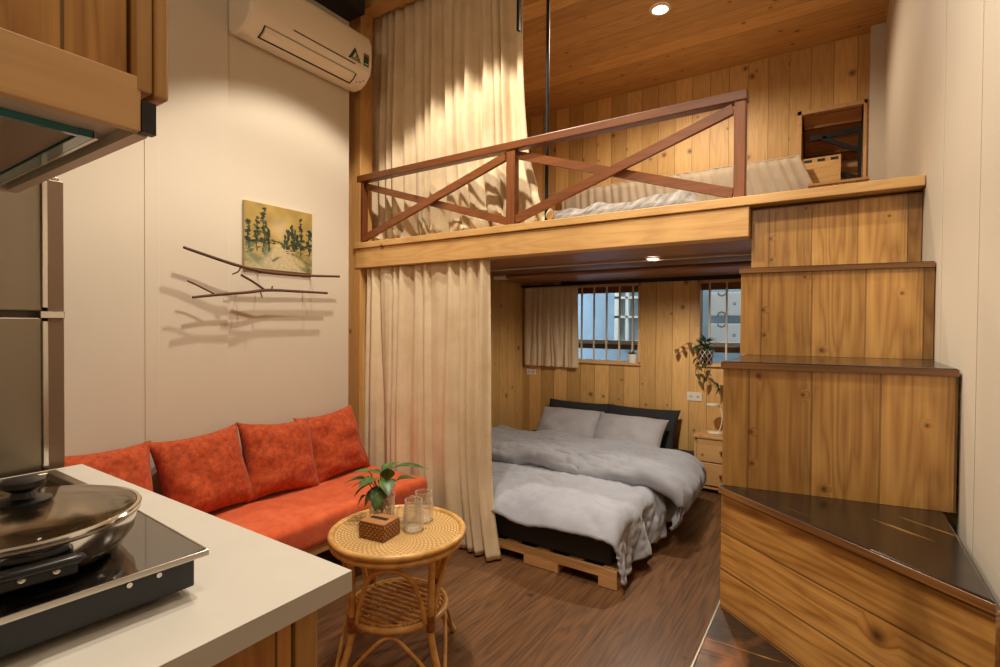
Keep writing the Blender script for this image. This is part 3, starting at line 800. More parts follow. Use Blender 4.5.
# ------------------------------------------------------------------ nightstand, lamp, sockets
t = thing('nightstand', 'pine nightstand with two drawers between the bed and the stairs', 'nightstand', (-.74, 4.42, 0))
bm = bmesh.new()
for a in ((-.945, -.925, 4.27, 4.585, 0, .425), (-.555, -.535, 4.27, 4.585, 0, .425), (-.925, -.555, 4.27, 4.585, .03, .05), (-.925, -.555, 4.565, 4.585, .05, .425)):
    add_box(bm, *a)
obj('body', bm, M['stand_wood'], t, bevel=.002)
box('top', -.955, -.525, 4.255, 4.59, .425, .445, M['stand_wood'], t, bevel=.003)
for z0, z1 in ((.06, .235), (.245, .42)):
    d = box('drawer', -.922, -.558, 4.262, 4.50, z0, z1, M['stand_wood'], t, bevel=.003)
    bm = bmesh.new(); bmesh.ops.create_uvsphere(bm, u_segments=16, v_segments=10, radius=.014, matrix=Matrix.Translation((-.74, 4.248, (z0+z1)/2)))
    obj('knob', bm, M['cane_wrap'], d, smooth=180)
t = thing('desk_lamp', 'slim white desk lamp with a flat ring head on the nightstand', 'lamp', (-.80, 4.40, .445))
lathe('base', [(.055, .4455), (.057, .452), (.05, .458), (.01, .461)], -.82, 4.42, M['white_pl'], t)
tube('neck', [(-.79, 4.42, .458), (-.77, 4.42, .53), (-.768, 4.42, .61), (-.785, 4.42, .66), (-.81, 4.415, .675)], .0045, M['white_pl'], t, n=6)
lathe('lamp_head', [(.048, .672), (.05, .677), (.046, .683), (.01, .685)], -.835, 4.41, M['white_pl'], t)
def socket(x, z, w, h, label):
    t = thing('wall_socket', label, 'socket', (x, YB, z))
    box('plate', x-w/2, x+w/2, YB-.009, YB-.0005, z-h/2, z+h/2, M['white_pl'], t, bevel=.002)
    for k in (-1, 1):
        bm = bmesh.new()
        for q in (-1, 1): add_box(bm, x+k*w*.24+q*.007-.002, x+k*w*.24+q*.007+.002, YB-.0105, YB-.0085, z-.010, z+.010)
        obj('socket_holes', bm, M['slot'], t)
socket(-1.02, .706, .122, .075, 'white double wall socket between pillow and nightstand')
socket(-2.63, .83, .10, .06, 'small pale wall socket under the short beige curtain')

# ------------------------------------------------------------------ plants
def add_leaf(bm, base, d, ln, wd, up=Vector((0, 0, 1)), droop=.35):
    d = Vector(d).normalized(); s = d.cross(up)
    if s.length < .1: s = Vector((1, 0, 0))
    s.normalize(); u = s.cross(d)
    prof = [(0, .02), (.12, .62), (.3, 1.0), (.55, .82), (.8, .42), (1, .0)]
    rows = []
    for a, wv in prof:
        c = Vector(base)+d*ln*a-u*droop*ln*a*a
        ww = wd/2*wv
        rows.append([bm.verts.new(c-s*ww+u*ww*.35), bm.verts.new(c), bm.verts.new(c+s*ww+u*ww*.35)])
    for r0, r1 in zip(rows, rows[1:]):
        for k in (0, 1): bm.faces.new((r0[k], r0[k+1], r1[k+1], r1[k]))
def leaf(name, base, d, ln, wd, mat, parent, droop=.35):
    bm = bmesh.new(); add_leaf(bm, base, d, ln, wd, droop=droop)
    o = obj(name, bm, mat, parent, smooth=180); solidify(o, .0012)
    o.modifiers.new('sub', 'SUBSURF').levels = 1; o.modifiers['sub'].render_levels = 1
    return o
# succulent in white pot on the window sill
def pot(name, x, y, z, r, h, mat, parent):
    lathe(name, [(r*.72, z), (r*.8, z+.004), (r, z+h), (r*.9, z+h), (r*.86, z+h*.86), (.002, z+h*.86)], x, y, mat, parent, seg=28, cap1=False)
    lathe('soil', [(r*.85, z+h*.83), (r*.5, z+h*.89), (.003, z+h*.9)], x, y, M['soil'], parent, seg=20)
t = thing('potted_succulent', 'small spiky succulent in a white pot on the window sill', 'plant', (-1.575, YB, .981))
pot('pot', -1.572, YB+.0, .966, .045, .085, M['white_pl'], t)
bm = bmesh.new()
for k in range(26):
    a = random.random()*2*PI; e = random.uniform(.2, 1.3)
    add_leaf(bm, (-1.572+.01*math.cos(a), YB+.01*math.sin(a), 1.045), (math.cos(a)*math.cos(e), math.sin(a)*math.cos(e), math.sin(e)), random.uniform(.035, .06), .011, droop=.1)
solidify(obj('foliage', bm, M['leaf_dark'], t, smooth=180), .001)
# patterned pot with trailing plant by window 2
def patt():
    m, nt, b = nm('patterned_pot')
    tc = N(nt, 'ShaderNodeTexCoord'); sp = N(nt, 'ShaderNodeSeparateXYZ'); L(nt, tc.outputs['Object'], sp.inputs[0])
    a = math_n(nt, 'ARCTAN2', sp.outputs[1], sp.outputs[0])
    p = math_n(nt, 'SINE', math_n(nt, 'MULTIPLY', a, 7)); q = math_n(nt, 'SINE', math_n(nt, 'MULTIPLY', sp.outputs[2], 110))
    v = math_n(nt, 'ABSOLUTE', math_n(nt, 'ADD', p, q))
    L(nt, ramp(nt, v, [(.25, lin((214, 206, 196))), (.4, lin((24, 24, 26)))]), b.inputs['Base Color']); b.inputs['Roughness'].default_value = .4
    return m
t = thing('potted_pothos', 'trailing leafy plant in a black and white patterned pot by the far window', 'plant', (-.93, YB-.02, .99))
M['patt'] = patt()
pot('pot', -.93, YB-.005, .9862, .062, .125, M['patt'], t)
bm = bmesh.new()
for k in range(34):
    a = random.random()*2*PI; e = random.uniform(-.1, 1.2); rr = random.uniform(0, .05)
    add_leaf(bm, (-.93+rr*math.cos(a), YB-.01+rr*math.sin(a)*.6-.01, 1.10+random.uniform(0, .09)), (math.cos(a)*math.cos(e), -abs(math.sin(a))*math.cos(e)*.7, math.sin(e)), random.uniform(.05, .075), .035, droop=.4)
solidify(obj('foliage', bm, M['leaf_dark'], t, smooth=180), .001)
for pts, lv in ((((-.95, YB-.06, 1.12), (-1.04, YB-.085, 1.17), (-1.12, YB-.08, 1.13), (-1.17, YB-.07, 1.10)), M['leaf_brown']),
                (((-.91, YB-.06, 1.10), (-.90, YB-.10, 1.02), (-.92, YB-.10, .92), (-.86, YB-.09, .86), (-.78, YB-.08, .80)), M['leaf_dark']),
                (((-.97, YB-.06, 1.10), (-.99, YB-.10, .98), (-.99, YB-.10, .90)), M['leaf'])):
    cp = catmull(pts, 6)
    bm = bmesh.new(); add_tube(bm, cp, .0028, 6); obj('vine', bm, M['stem'], t, smooth=60)
    for i in range(3, len(cp), 4):
        a = random.uniform(-.6, .6)
        leaf('leaf', cp[i], (math.sin(a*3)*.8+.2, -.35, -.25+a*.4), random.uniform(.06, .085), .045, lv if i > 6 else M['leaf_dark'], t)
leaf('leaf', (-.80, YB-.08, .83), (.35, -.2, -.6), .10, .075, M['leaf_brown'], t)

# ------------------------------------------------------------------ sofa
SX0, SX1, SY0, SY1 = -2.592, -1.985, .64, 2.285
t = thing('daybed_base', 'low pine slatted base under the orange sofa cushion', 'sofa base', (-2.3, 1.4, 0))
for yy in (.70, 1.40, 2.08):
    for xx in (-2.60, -2.07): box('leg', xx, xx+.05, yy, yy+.05, 0, .225, M['bench_wood'], t, bevel=.003)
box('front_rail', -2.045, -2.018, .66, 2.17, .225, .27, M['bench_wood'], t, bevel=.003)
box('back_rail', -2.63, -2.603, .66, 2.17, .225, .27, M['bench_wood'], t, bevel=.003)
bm = bmesh.new()
for k in range(9): add_box(bm, -2.60, -2.045, .68+k*.175, .75+k*.175, .245, .268)
obj('slats', bm, M['bench_wood'], t)
bm = bmesh.new(); add_box(bm, SX0+.002, SX1, SY0, SY1, .2705, .415)
bmesh.ops.bevel(bm, geom=bm.edges[:], offset=.045, segments=6, affect='EDGES', profile=.6)
bmesh.ops.subdivide_edges(bm, edges=[e for e in bm.edges if e.calc_length() > .3], cuts=24, use_grid_fill=True)
for v in bm.verts:
    if v.co.z > .40: v.co.z += .010*noise.noise(v.co*3)+.003*noise.noise(v.co*14)-.006*math.exp(-((v.co.y-1.2)/.3)**2)
    if v.co.x > SX1-.004: v.co.x += .006*noise.noise(v.co*6)
tag(obj('sofa_cushion', bm, M['velvet_seat'], smooth=60, origin=(-2.3, 1.4, .27)), 'long orange velvet seat cushion along the white wall', 'sofa')
PW = .44
lbl = ['orange velvet cushion nearest the fridge, mostly behind the white countertop', 'orange velvet cushion next to the gap at the fridge end of the sofa',
       'orange velvet cushion second from the cream curtain on the sofa', 'orange velvet cushion at the curtain end of the sofa']
for i, (yy, tl, xo) in enumerate(((.85, R(-2), 0), (1.262, R(3), .01), (1.645, R(-5), .025), (2.015, R(4), .0))):
    pillow('sofa_pillow', (-2.505+xo, yy, .592), PW*.97, PW*.93, .17, R(68), R(90), M['velvet'], lbl[i], 'cushion', i*5.3+2, tilt=tl, pinch=.12, wr_=.012)

# ------------------------------------------------------------------ wall: painting and branches
PX = XL
def painting():
    t = thing('painting', 'small unframed landscape painting of dark trees under a yellow sky', 'painting', (PX, 1.745, 1.62))
    bm = bmesh.new(); add_box(bm, PX+.001, PX+.018, 1.535, 1.955, 1.602, 1.958)
    obj('canvas', bm, M['canvas_edge'], t)
    nu, nv = 150, 126
    me = bpy.data.meshes.new('painted_surface')
    vs = [(PX+.0195, 1.536+.418*i/(nu-1), 1.603+.354*j/(nv-1)) for j in range(nv) for i in range(nu)]
    fs = [(j*nu+i, j*nu+i+1, (j+1)*nu+i+1, (j+1)*nu+i) for j in range(nv-1) for i in range(nu-1)]
    me.from_pydata([(x-PX, y-1.745, z-1.62) for x, y, z in vs], [], fs)
    ca = me.color_attributes.new('paint', 'FLOAT_COLOR', 'POINT')
    nz = lambda a, b, c=0: noise.noise(Vector((a, b, c)))
    rp = random.Random(11)
    def base(u, v):
        wu = u+.014*nz(u*12, v*12); wv = v+.014*nz(u*12, v*12, 5)
        d = math.hypot((wu-.5)*1.2, wv-.66)
        c = Vector((192, 162, 88)).lerp(Vector((232, 206, 158)), max(0, 1-d*4))
        c += Vector((24, 22, 10))*nz(wu*7, wv*6, 2)
        if wv < .41:
            k = (.41-wv)/.41
            c = Vector((208, 170, 96)).lerp(Vector((200, 190, 146)), k)
            
            q = nz(wu*8+wv*9, wv*9, 8)
            if wu < .38: c = c.lerp(Vector((142, 150, 112)), max(0, min(1, .4+q*1.8)))
            if wu > .66: c = c.lerp(Vector((120, 118, 70)), max(0, min(1, .3+q*1.8)))
            pw = 1-abs(wu-.52+.05*nz(wv*6, 3))/(.10+k*.34)
            c = c.lerp(Vector((224, 208, 168)), max(0, min(.8, pw*2.2)))
            c += Vector((22, 20, 12))*nz(wu*26, wv*30, 3)
        return c
    dabs = []
    def dab(x, y, w, h, a, c): dabs.append((x, y, w, h, a, Vector(c)))
    greens = [(34, 48, 36), (44, 62, 44), (30, 42, 34), (60, 78, 52), (72, 88, 60)]
    for tx, top, wd, n in ((.26, .93, .075, 34), (.17, .80, .05, 22), (.05, .72, .05, 24), (.33, .62, .035, 10), (.82, .90, .04, 26), (.95, .74, .05, 26)):
        for q in range(8): dab(tx+.012*math.sin(q+tx*20), .30+(top-.34)*q/8, .008, .05, .15*math.sin(q*2), greens[2])
        for q in range(n):
            h = rp.random(); y = .36+(top-.36)*h
            dab(tx+rp.gauss(0, wd*(1.05-.75*h)*.6), y, rp.uniform(.016, .034), rp.uniform(.012, .026), rp.uniform(-.7, .7), greens[rp.randrange(4)])
    for q in range(70):   # conifers on the far right and low tree line
        x = rp.uniform(.56, .78); top = .44+.34*max(0, 1-abs(x-.66)*6)+.03*rp.random()
        y = rp.uniform(.36, top); dab(x, y, .018, .035, rp.uniform(-.2, .2), greens[rp.randrange(4)])
    for q in range(46): dab(rp.uniform(.02, .98), rp.gauss(.42, .022), .03, .015, 0, greens[rp.randrange(5)])
    for q in range(26): dab(rp.uniform(.0, .34), rp.uniform(.22, .38), .03, .01, .3, [(96, 110, 78), (124, 132, 96), (60, 74, 52)][rp.randrange(3)])
    for q in range(16): dab(rp.uniform(.6, .98), rp.uniform(.26, .36), .03, .008, .1, [(150, 100, 48), (74, 76, 48)][rp.randrange(2)])
    dab(.43, .17, .05, .02, .5, (122, 120, 82)); dab(.40, .14, .03, .012, .2, (98, 102, 70)); dab(.47, .20, .03, .014, .2, (138, 132, 92))
    px = [[base(i/(nu-1), j/(nv-1)) for i in range(nu)] for j in range(nv)]
    for x, y, w_, h_, a, c in dabs:
        ca_, sa_ = math.cos(a), math.sin(a); m_ = max(w_, h_)*1.3
        for j in range(max(0, int((y-m_)*(nv-1))), min(nv, int((y+m_)*(nv-1))+2)):
            for i in range(max(0, int((x-m_)*(nu-1))), min(nu, int((x+m_)*(nu-1))+2)):
                du, dv = i/(nu-1)-x, j/(nv-1)-y
                p_, q_ = (du*ca_+dv*sa_)/w_, (-du*sa_+dv*ca_)/h_
                e = p_*p_+q_*q_+.5*nz(du*60+x*30, dv*60)
                if e < 1: px[j][i] = px[j][i].lerp(c, .85 if e < .7 else .5)
    dat = []
    for j in range(nv):
        for i in range(nu):
            dat += [*lin([max(0, min(255, q*.88)) for q in px[j][i]]), 1]
    ca.data.foreach_set('color', dat)
    m, nt, b = nm('oil_paint')
    a = N(nt, 'ShaderNodeVertexColor', layer_name='paint'); L(nt, a.outputs[0], b.inputs['Base Color']); b.inputs['Roughness'].default_value = .55
    me.materials.append(m)
    o = bpy.data.objects.new('painted_surface', me); C.objects.link(o); o.parent = t
painting()
BX = XL+.10
t = thing('branch', 'upper bare branch mounted on the wall below the painting', 'branch', (BX, 1.6, 1.58))
tp = lambda f: 1.0-.45*abs(f-.55)
tube('stick', [(BX, 1.195, 1.655), (BX, 1.27, 1.637), (BX+.01, 1.44, 1.597), (BX, 1.60, 1.578), (BX-.005, 1.80, 1.578), (BX, 2.09, 1.594)], .0085, M['branch'], t, n=8, taper=tp)
tube('twig', [(BX, 1.47, 1.592), (BX+.01, 1.45, 1.565), (BX, 1.425, 1.55)], .004, M['branch'], t, n=4)
for yy, zz in ((1.62, 1.578), (1.95, 1.587)): tube('nail', [(XL+.001, yy, zz), (BX, yy, zz)], .0025, M['black'], t, seg=6)
t = thing('branch', 'lower bare branch mounted on the wall, with upright twigs', 'branch', (BX, 1.6, 1.45))
tube('stick', [(BX, 1.235, 1.424), (BX, 1.34, 1.441), (BX+.008, 1.50, 1.463), (BX, 1.62, 1.482), (BX, 1.80, 1.486), (BX, 2.0, 1.488)], .0085, M['branch'], t, n=8, taper=tp)
tube('twig', [(BX, 1.335, 1.446), (BX, 1.25, 1.485), (BX+.005, 1.21, 1.50)], .004, M['branch'], t, n=4)
tube('twig', [(BX, 1.60, 1.482), (BX+.012, 1.53, 1.518), (BX+.02, 1.46, 1.548)], .006, M['branch'], t, n=4)
tube('twig', [(BX, 1.575, 1.476), (BX+.01, 1.58, 1.44)], .003, M['branch'], t)
tube('twig', [(BX, 1.64, 1.484), (BX, 1.645, 1.505)], .004, M['branch'], t)
for yy, zz in ((1.5, 1.463), (1.9, 1.487)): tube('nail', [(XL+.001, yy, zz), (BX, yy, zz)], .0025, M['black'], t, seg=6)

# ------------------------------------------------------------------ air conditioner
t = thing('air_conditioner', 'white split air conditioner high on the wall beside the tall curtain', 'air conditioner', (XL, 1.85, 2.85))
AY0, AY1 = 1.455, 2.242
prof = [(0, 2.80), (.06, 2.775), (.12, 2.778), (.165, 2.80), (.205, 2.845), (.218, 2.90), (.215, 3.02), (.195, 3.075), (.15, 3.095), (0, 3.095)]
bm = bmesh.new()
pr = [(a, b) for a, b in prof]
n = len(pr)
A = [bm.verts.new((XL+.001+a, AY0, z)) for a, z in pr]; B = [bm.verts.new((XL+.001+a, AY1, z)) for a, z in pr]
bm.faces.new(A); bm.faces.new(B[::-1])
for i in range(n): bm.faces.new((A[i], B[i], B[(i+1) % n], A[(i+1) % n]))
obj('body', bm, M['ac_white'], t, smooth=40, bevel=.012)
def acp(a):   # point on the curved face by fraction along the visible profile (0 bottom .. 1 top)
    pts = [Vector((XL+.001+p, 0, z)) for p, z in prof[1:7]]
    f = a*(len(pts)-1); i = min(int(f), len(pts)-2); return pts[i].lerp(pts[i+1], f-i)
def acstrip(name, y0, y1, a0, a1, mat, off=.002, parent=t, th=.003):
    bm = bmesh.new()
    rows = []
    K = 6
    for k in range(K+1):
        a = a0+(a1-a0)*k/K; p = acp(a); q = acp(min(1, a+.01))-acp(max(0, a-.01)); nrm = Vector((q.z, 0, -q.x)).normalized()
        p = p+nrm*off
        rows.append((bm.verts.new((p.x, y0, p.z)), bm.verts.new((p.x, y1, p.z))))
    for r0, r1 in zip(rows, rows[1:]): bm.faces.new((r0[0], r0[1], r1[1], r1[0]))
    o = obj(name, bm, mat, parent); solidify(o, th, 0); return o
acstrip('louvre_gap', AY0+.09, AY1-.10, .215, .245, M['slot'])
acstrip('louvre_end', AY0+.088, AY0+.094, .22, .50, M['slot'])
acstrip('louvre_end', AY1-.106, AY1-.10, .22, .50, M['slot'])
acstrip('louvre_flap', AY0+.10, AY1-.112, .26, .49, M['ac_white'], off=.003)
acstrip('louvre_line', AY0+.09, AY1-.10, .495, .505, M['grey_line'])
acstrip('front_gap', AY0+.24, AY1-.13, .655, .675, M['slot'])
for k in range(3): acstrip('indicator', AY1-.075+k*.018, AY1-.066+k*.018, .33+.05*k, .35+.05*k, M['grey_line'])
def sticker(name, poly, mat, off):
    # poly in (y, profile fraction)
    bm = bmesh.new(); vs = []
    for y, a in poly:
        p = acp(a); vs.append(bm.verts.new((p.x+off, y, p.z)))
    bm.faces.new(vs); o = obj(name, bm, mat, t); solidify(o, .0012, 0); return o
GR = plain('sticker_green', (20, 74, 56), .4)
sticker('triangle_sticker', [(2.055, .72), (2.150, .72), (2.102, .89)], GR, .004)
sticker('triangle_mark', [(2.082, .765), (2.124, .765), (2.103, .84)], plain('sticker_cream', (226, 206, 176), .4), .0055)
sticker('triangle_dot', [(2.10, .775), (2.116, .775), (2.109, .82)], plain('sticker_red', (170, 60, 44), .4), .007)
sticker('triangle_band', [(2.068, .725), (2.137, .725), (2.132, .742), (2.073, .742)], plain('sticker_text', (190, 196, 180), .4), .0055)
sticker('energy_label', [(2.170, .72), (2.210, .72), (2.210, .86), (2.170, .86)], GR, .004)
sticker('energy_label_top', [(2.170, .86), (2.210, .86), (2.210, .885), (2.170, .885)], plain('sticker_red2', (160, 76, 50), .4), .004)
sticker('energy_label_bars', [(2.175, .75), (2.205, .75), (2.205, .775), (2.175, .775)], plain('sticker_text2', (180, 190, 172), .4), .0055)

# ------------------------------------------------------------------ fridge
t = thing('fridge', 'tall steel two door fridge at the left end of the countertop', 'fridge', (-2.35, .3, 0))
FX, FY0, FY1, FZ = -2.05, -.02, .605, 1.745
box('body', XL+.035, FX-.045, FY0, FY1-.004, .03, FZ, plain('fridge_body', (120, 108, 96), .45, metal=.6), t, bevel=.006)
for k, (z0, z1) in enumerate(((.05, 1.315), (1.335, FZ))):
    d = box('door', FX-.042, FX, FY0, FY1-.055, z0, z1, M['steel'], t, bevel=.004)
    box('door_edge', FX-.042, FX-.002, FY1-.042, FY1, z0, z1, plain('fridge_trim%d' % k, (132, 110, 92), .4, metal=.7), d, bevel=.003)
    box('handle_strip', FX-.03, FX+.010, FY1-.057, FY1-.042, z0+.01, z1-.01, M['chrome'], d, bevel=.002)
box('door_band', FX-.04, FX+.004, FY1-.06, FY1, 1.313, 1.336, M['chrome'], t, bevel=.002)
box('hinge', FX-.04, FX-.005, FY1-.05, FY1-.01, FZ, FZ+.012, M['chrome'], t, bevel=.003)
for yy in (FY0+.03, FY1-.07):
    for xx in (XL+.06, FX-.10): lathe('foot', [(.02, 0), (.02, .03)], xx, yy+.02, M['black_pl'], t, seg=12)

# ------------------------------------------------------------------ kitchen counter
CX0, CX1, CY0, CY1, CZ = -2.008, -.738, -.9, .635, .85
t = thing('kitchen_counter', 'pine fronted kitchen counter under the white worktop', 'cabinet', (-1.4, 0, 0))
box('plinth', CX0+.03, CX1-.09, CY0+.02, CY1-.06, 0, .08, M['slot'], t)
bm = bmesh.new()
add_box(bm, CX0+.01, CX1-.062, CY0+.01, CY1-.05, .08, .66)
for a in ((CX0+.01, -1.955, CY0+.01, CY1-.05), (-1.515, CX1-.062, CY0+.01, CY1-.05), (-1.955, -1.515, CY0+.01, .075), (-1.955, -1.515, .545, CY1-.05)):
    add_box(bm, *a, .66, CZ-.04)
obj('carcass', bm, M['counter_front'], t)
for k in range(3):
    y1_ = CY1-.095-k*.42
    box('door', CX1-.062, CX1-.042, y1_-.415, y1_, .10, CZ-.045, M['counter_front'], t, bevel=.003)
box('corner_post', CX1-.075, CX1-.038, CY1-.09, CY1-.045, 0, CZ-.04, M['pine_post'], t, bevel=.003)
# worktop with a cut out for the sink
SK = (-1.955, -1.52, .08, .54)
bm = bmesh.new()
for a in ((CX0, CX1, CY0, SK[2]), (CX0, CX1, SK[3], CY1), (CX0, SK[0], SK[2], SK[3]), (SK[1], CX1, SK[2], SK[3])):
    add_box(bm, a[0], a[1], a[2], a[3], CZ-.038, CZ)
bmesh.ops.remove_doubles(bm, verts=bm.verts, dist=1e-5)
tag(obj('worktop', bm, M['quartz'], origin=(-1.4, 0, CZ-.04)), 'white stone worktop of the kitchen counter, in the near corner', 'worktop')
t = thing('sink', 'steel sink set into the white worktop behind the pan', 'sink', (-1.7, .3, .7))
bm = bmesh.new()
x0, x1, y0_, y1_ = SK
ring = lambda i, z: [bm.verts.new(p) for p in ((x0+i, y0_+i, z), (x1-i, y0_+i, z), (x1-i, y1_-i, z), (x0+i, y1_-i, z))]
rs = [ring(-.02, CZ+.001), ring(-.02, CZ+.006), ring(.006, CZ+.006), ring(.012, CZ-.01), ring(.03, CZ-.15)]
for a, b in zip(rs, rs[1:]):
    for k in range(4): bm.faces.new((a[k], a[(k+1) % 4], b[(k+1) % 4], b[k]))
bm.faces.new(rs[-1])
obj('basin', bm, M['steel'], t, bevel=.003)
# induction hob
HR = R(4)
hx1, hy1 = -.88, .452
t = thing('induction_hob', 'black glass induction hob standing on the white worktop', 'hob', (-1.15, .1, CZ))
HM = Matrix.Translation((hx1, hy1, 0)) @ Matrix.Rotation(R(-3), 4, 'Z')
def hb(name, a, mat, bev=0, par=t, lab=None):
    bm = bmesh.new(); add_box(bm, *a, rot=HM); return obj(name, bm, mat, par, bevel=bev, label=lab)
hb('body', (-.50, -.010, -.62, -.018, CZ+.012, CZ+.060), M['hob_side'], .004)
hb('glass_top', (-.52, -.003, -.64, -.003, CZ+.063, CZ+.070), M['hob_glass'], .001)
hb('front_trim', (-.003, .0005, -.64, 0, CZ+.0605, CZ+.0705), M['chrome'], .001)
hb('far_trim', (-.52, -.003, -.003, .0005, CZ+.0605, CZ+.0705), M['chrome'], .001)
hb('under_tray', (-.51, -.008, -.63, -.015, CZ+.0602, CZ+.0628), M['black_pl'])
for yy in (-.072, -.112): 
    bm = bmesh.new(); add_lathe(bm, [(.004, 0), (.004, .003)], 0, 0, 12)
    bmesh.ops.transform(bm, matrix=HM @ Matrix.Translation((-.010, yy, CZ+.052)) @ Matrix.Rotation(R(90), 4, 'Y'), verts=bm.verts)
    obj('screw', bm, M['chrome'], t)
for xx in (-.46, -.06):
    for yy in (-.57, -.075):
        bm = bmesh.new(); add_lathe(bm, [(.014, CZ+.0005), (.014, CZ+.0118)], 0, 0, 12)
        bmesh.ops.transform(bm, matrix=HM @ Matrix.Translation((xx, yy, 0)), verts=bm.verts); obj('foot', bm, M['black_pl'], t)
HZ = CZ+.0705
# pan with glass lid
PCX, PCY, PR = -1.070, .262, .150
t = thing('pan', 'shallow steel pan with black side handles and a glass lid on the hob', 'pan', (PCX, PCY, HZ))
lathe('pan_body', [(.02, HZ+.001), (PR*.72, HZ+.001), (PR*.86, HZ+.012), (PR*.96, HZ+.035), (PR*.99, HZ+.062), (PR*1.02, HZ+.066), (PR*1.0, HZ+.068), (PR*.96, HZ+.062), (PR*.93, HZ+.036), (PR*.82, HZ+.014), (.02, HZ+.006)], PCX, PCY, M['chrome'], t, seg=64, cap1=True)
for ang in (R(-8), R(172)):
    cx, cy = math.cos(ang), math.sin(ang); sx, sy = -cy, cx
    def hp(rr, s, z): return (PCX+cx*rr+sx*s, PCY+cy*rr+sy*s, HZ+z)
    h = tube('handle', [hp(PR*.99, -.040, .036), hp(PR*1.05, -.046, .041), hp(PR*1.12, -.034, .044), hp(PR*1.14, 0, .045), hp(PR*1.12, .034, .044), hp(PR*1.05, .046, .041), hp(PR*.99, .040, .036)], .0065, M['black_pl'], t, n=6)
    bm = bmesh.new()
    MM = Matrix.Translation(hp(PR*1.0, 0, .034)) @ Matrix.Rotation(ang, 4, 'Z')
    add_box(bm, -.004, .010, -.042, .042, -.014, .014, rot=MM); obj('handle_bracket', bm, M['black_pl'], h, bevel=.003)
    for s in (-.018, .018):
        bm = bmesh.new(); bmesh.ops.create_uvsphere(bm, u_segments=12, v_segments=8, radius=.006, matrix=Matrix.Translation(hp(PR*1.0+.010, s, .032)))
        obj('rivet', bm, M['chrome'], h, smooth=180)
LZ = HZ+.0692
R2 = PR*1.0
outer = [(R2*math.sin(a), LZ+.004+.034*(math.cos(a*1.0)-0)/1.0) for a in [PI/2*(1-k/10) for k in range(11)]]
prof = [(R2*.985*math.cos(PI/2*k/10)+.0005, LZ+.004+.022*math.sin(PI/2*k/10)) for k in range(10)]+[(.012, LZ+.0262)]
inner = [(max(.012, r-.003), z-.003) for r, z in prof][::-1]
lid = lathe('lid', prof+inner+[prof[0]], PCX, PCY, M['lid_glass'], t, seg=56, cap0=False, cap1=False, smooth=60)
lathe('rim', [(R2*.975, LZ+.0005), (R2*1.02, LZ+.0005), (R2*1.028, LZ+.004), (R2*1.018, LZ+.007), (R2*.985, LZ+.007), (R2*.975, LZ+.0005)], PCX, PCY, M['chrome'], lid, seg=64, cap0=False, cap1=False)
lathe('knob', [(.036, LZ+.0265), (.036, LZ+.031), (.016, LZ+.035), (.013, LZ+.044), (.022, LZ+.050), (.029, LZ+.054), (.028, LZ+.062), (.020, LZ+.065), (.002, LZ+.066)], PCX, PCY, M['black_pl'], lid, seg=32)

# ------------------------------------------------------------------ hood and cabinet above
HX1, HX0, HYF, HYN, HZ0 = -.925, -1.60, .385, -.75, 1.60
t = thing('range_hood', 'flat range hood with glass edged underside below the wooden wall cabinet', 'range hood', (-1.25, 0, HZ0))
bm = bmesh.new()
for a in ((HX0, HX1-.014, HYF-.02, HYF), (HX0, HX1-.02, HYN, HYN+.02), (HX0, HX0+.02, HYN+.02, HYF-.02)):
    add_box(bm, *a, HZ0, HZ0+.05)
obj('metal_lip', bm, M['hood_panel'], t)
box('end_cap', HX1-.012, HX1+.003, HYF-.014, HYF+.006, HZ0+.002, HZ0+.052, M['black_pl'], t)
box('underside', HX0+.02, HX1-.02, HYN+.02, HYF-.02, HZ0+.018, HZ0+.05, M['hood_panel'], t)
box('filter_panel', HX0+.03, HX1-.125, HYN+.1, HYF-.06, HZ0+.010, HZ0+.0178, M['filter'], t)
bm = bmesh.new()
for a in ((HX0+.024, HX1-.112, HYF-.058, HYF-.040), (HX1-.125, HX1-.114, HYN+.1, HYF-.058)):
    add_box(bm, *a, HZ0+.006, HZ0+.0178)
obj('glass_edge', bm, M['teal_edge'], t)
box('steel_strip', HX0+.024, HX1-.11, HYF-.039, HYF-.033, HZ0+.006, HZ0+.0178, M['chrome'], t)
box('trim_board', HX1-.018, HX1, HYN, HYF-.014, HZ0+.003, HZ0+.088, M['cabinet_trim'], t, bevel=.002)
t = thing('wall_cabinet', 'upper pine cabinet with knotty plank doors above the range hood', 'cabinet', (-1.25, 0, 1.7))
box('body', HX0, HX1-.04, HYN, HYF-.022, HZ0+.089, 2.35, M['cabinet_wood'], t)
for k in range(3):
    y1_ = HYF-.026-k*.36
    box('door', HX1-.038, HX1-.018, y1_-.356, y1_, HZ0+.092, 2.34, M['cabinet_wood'], t, bevel=.003)
box('side_panel', HX0, HX1+.002, HYF-.020, HYF+.002, HZ0+.066, 2.36, M['pine_post'], t, bevel=.003)
box('end_board', HX1-.10, HX1+.012, HYF+.003, HYF+.022, HZ0+.060, 2.36, M['pine_post'], t, bevel=.005)

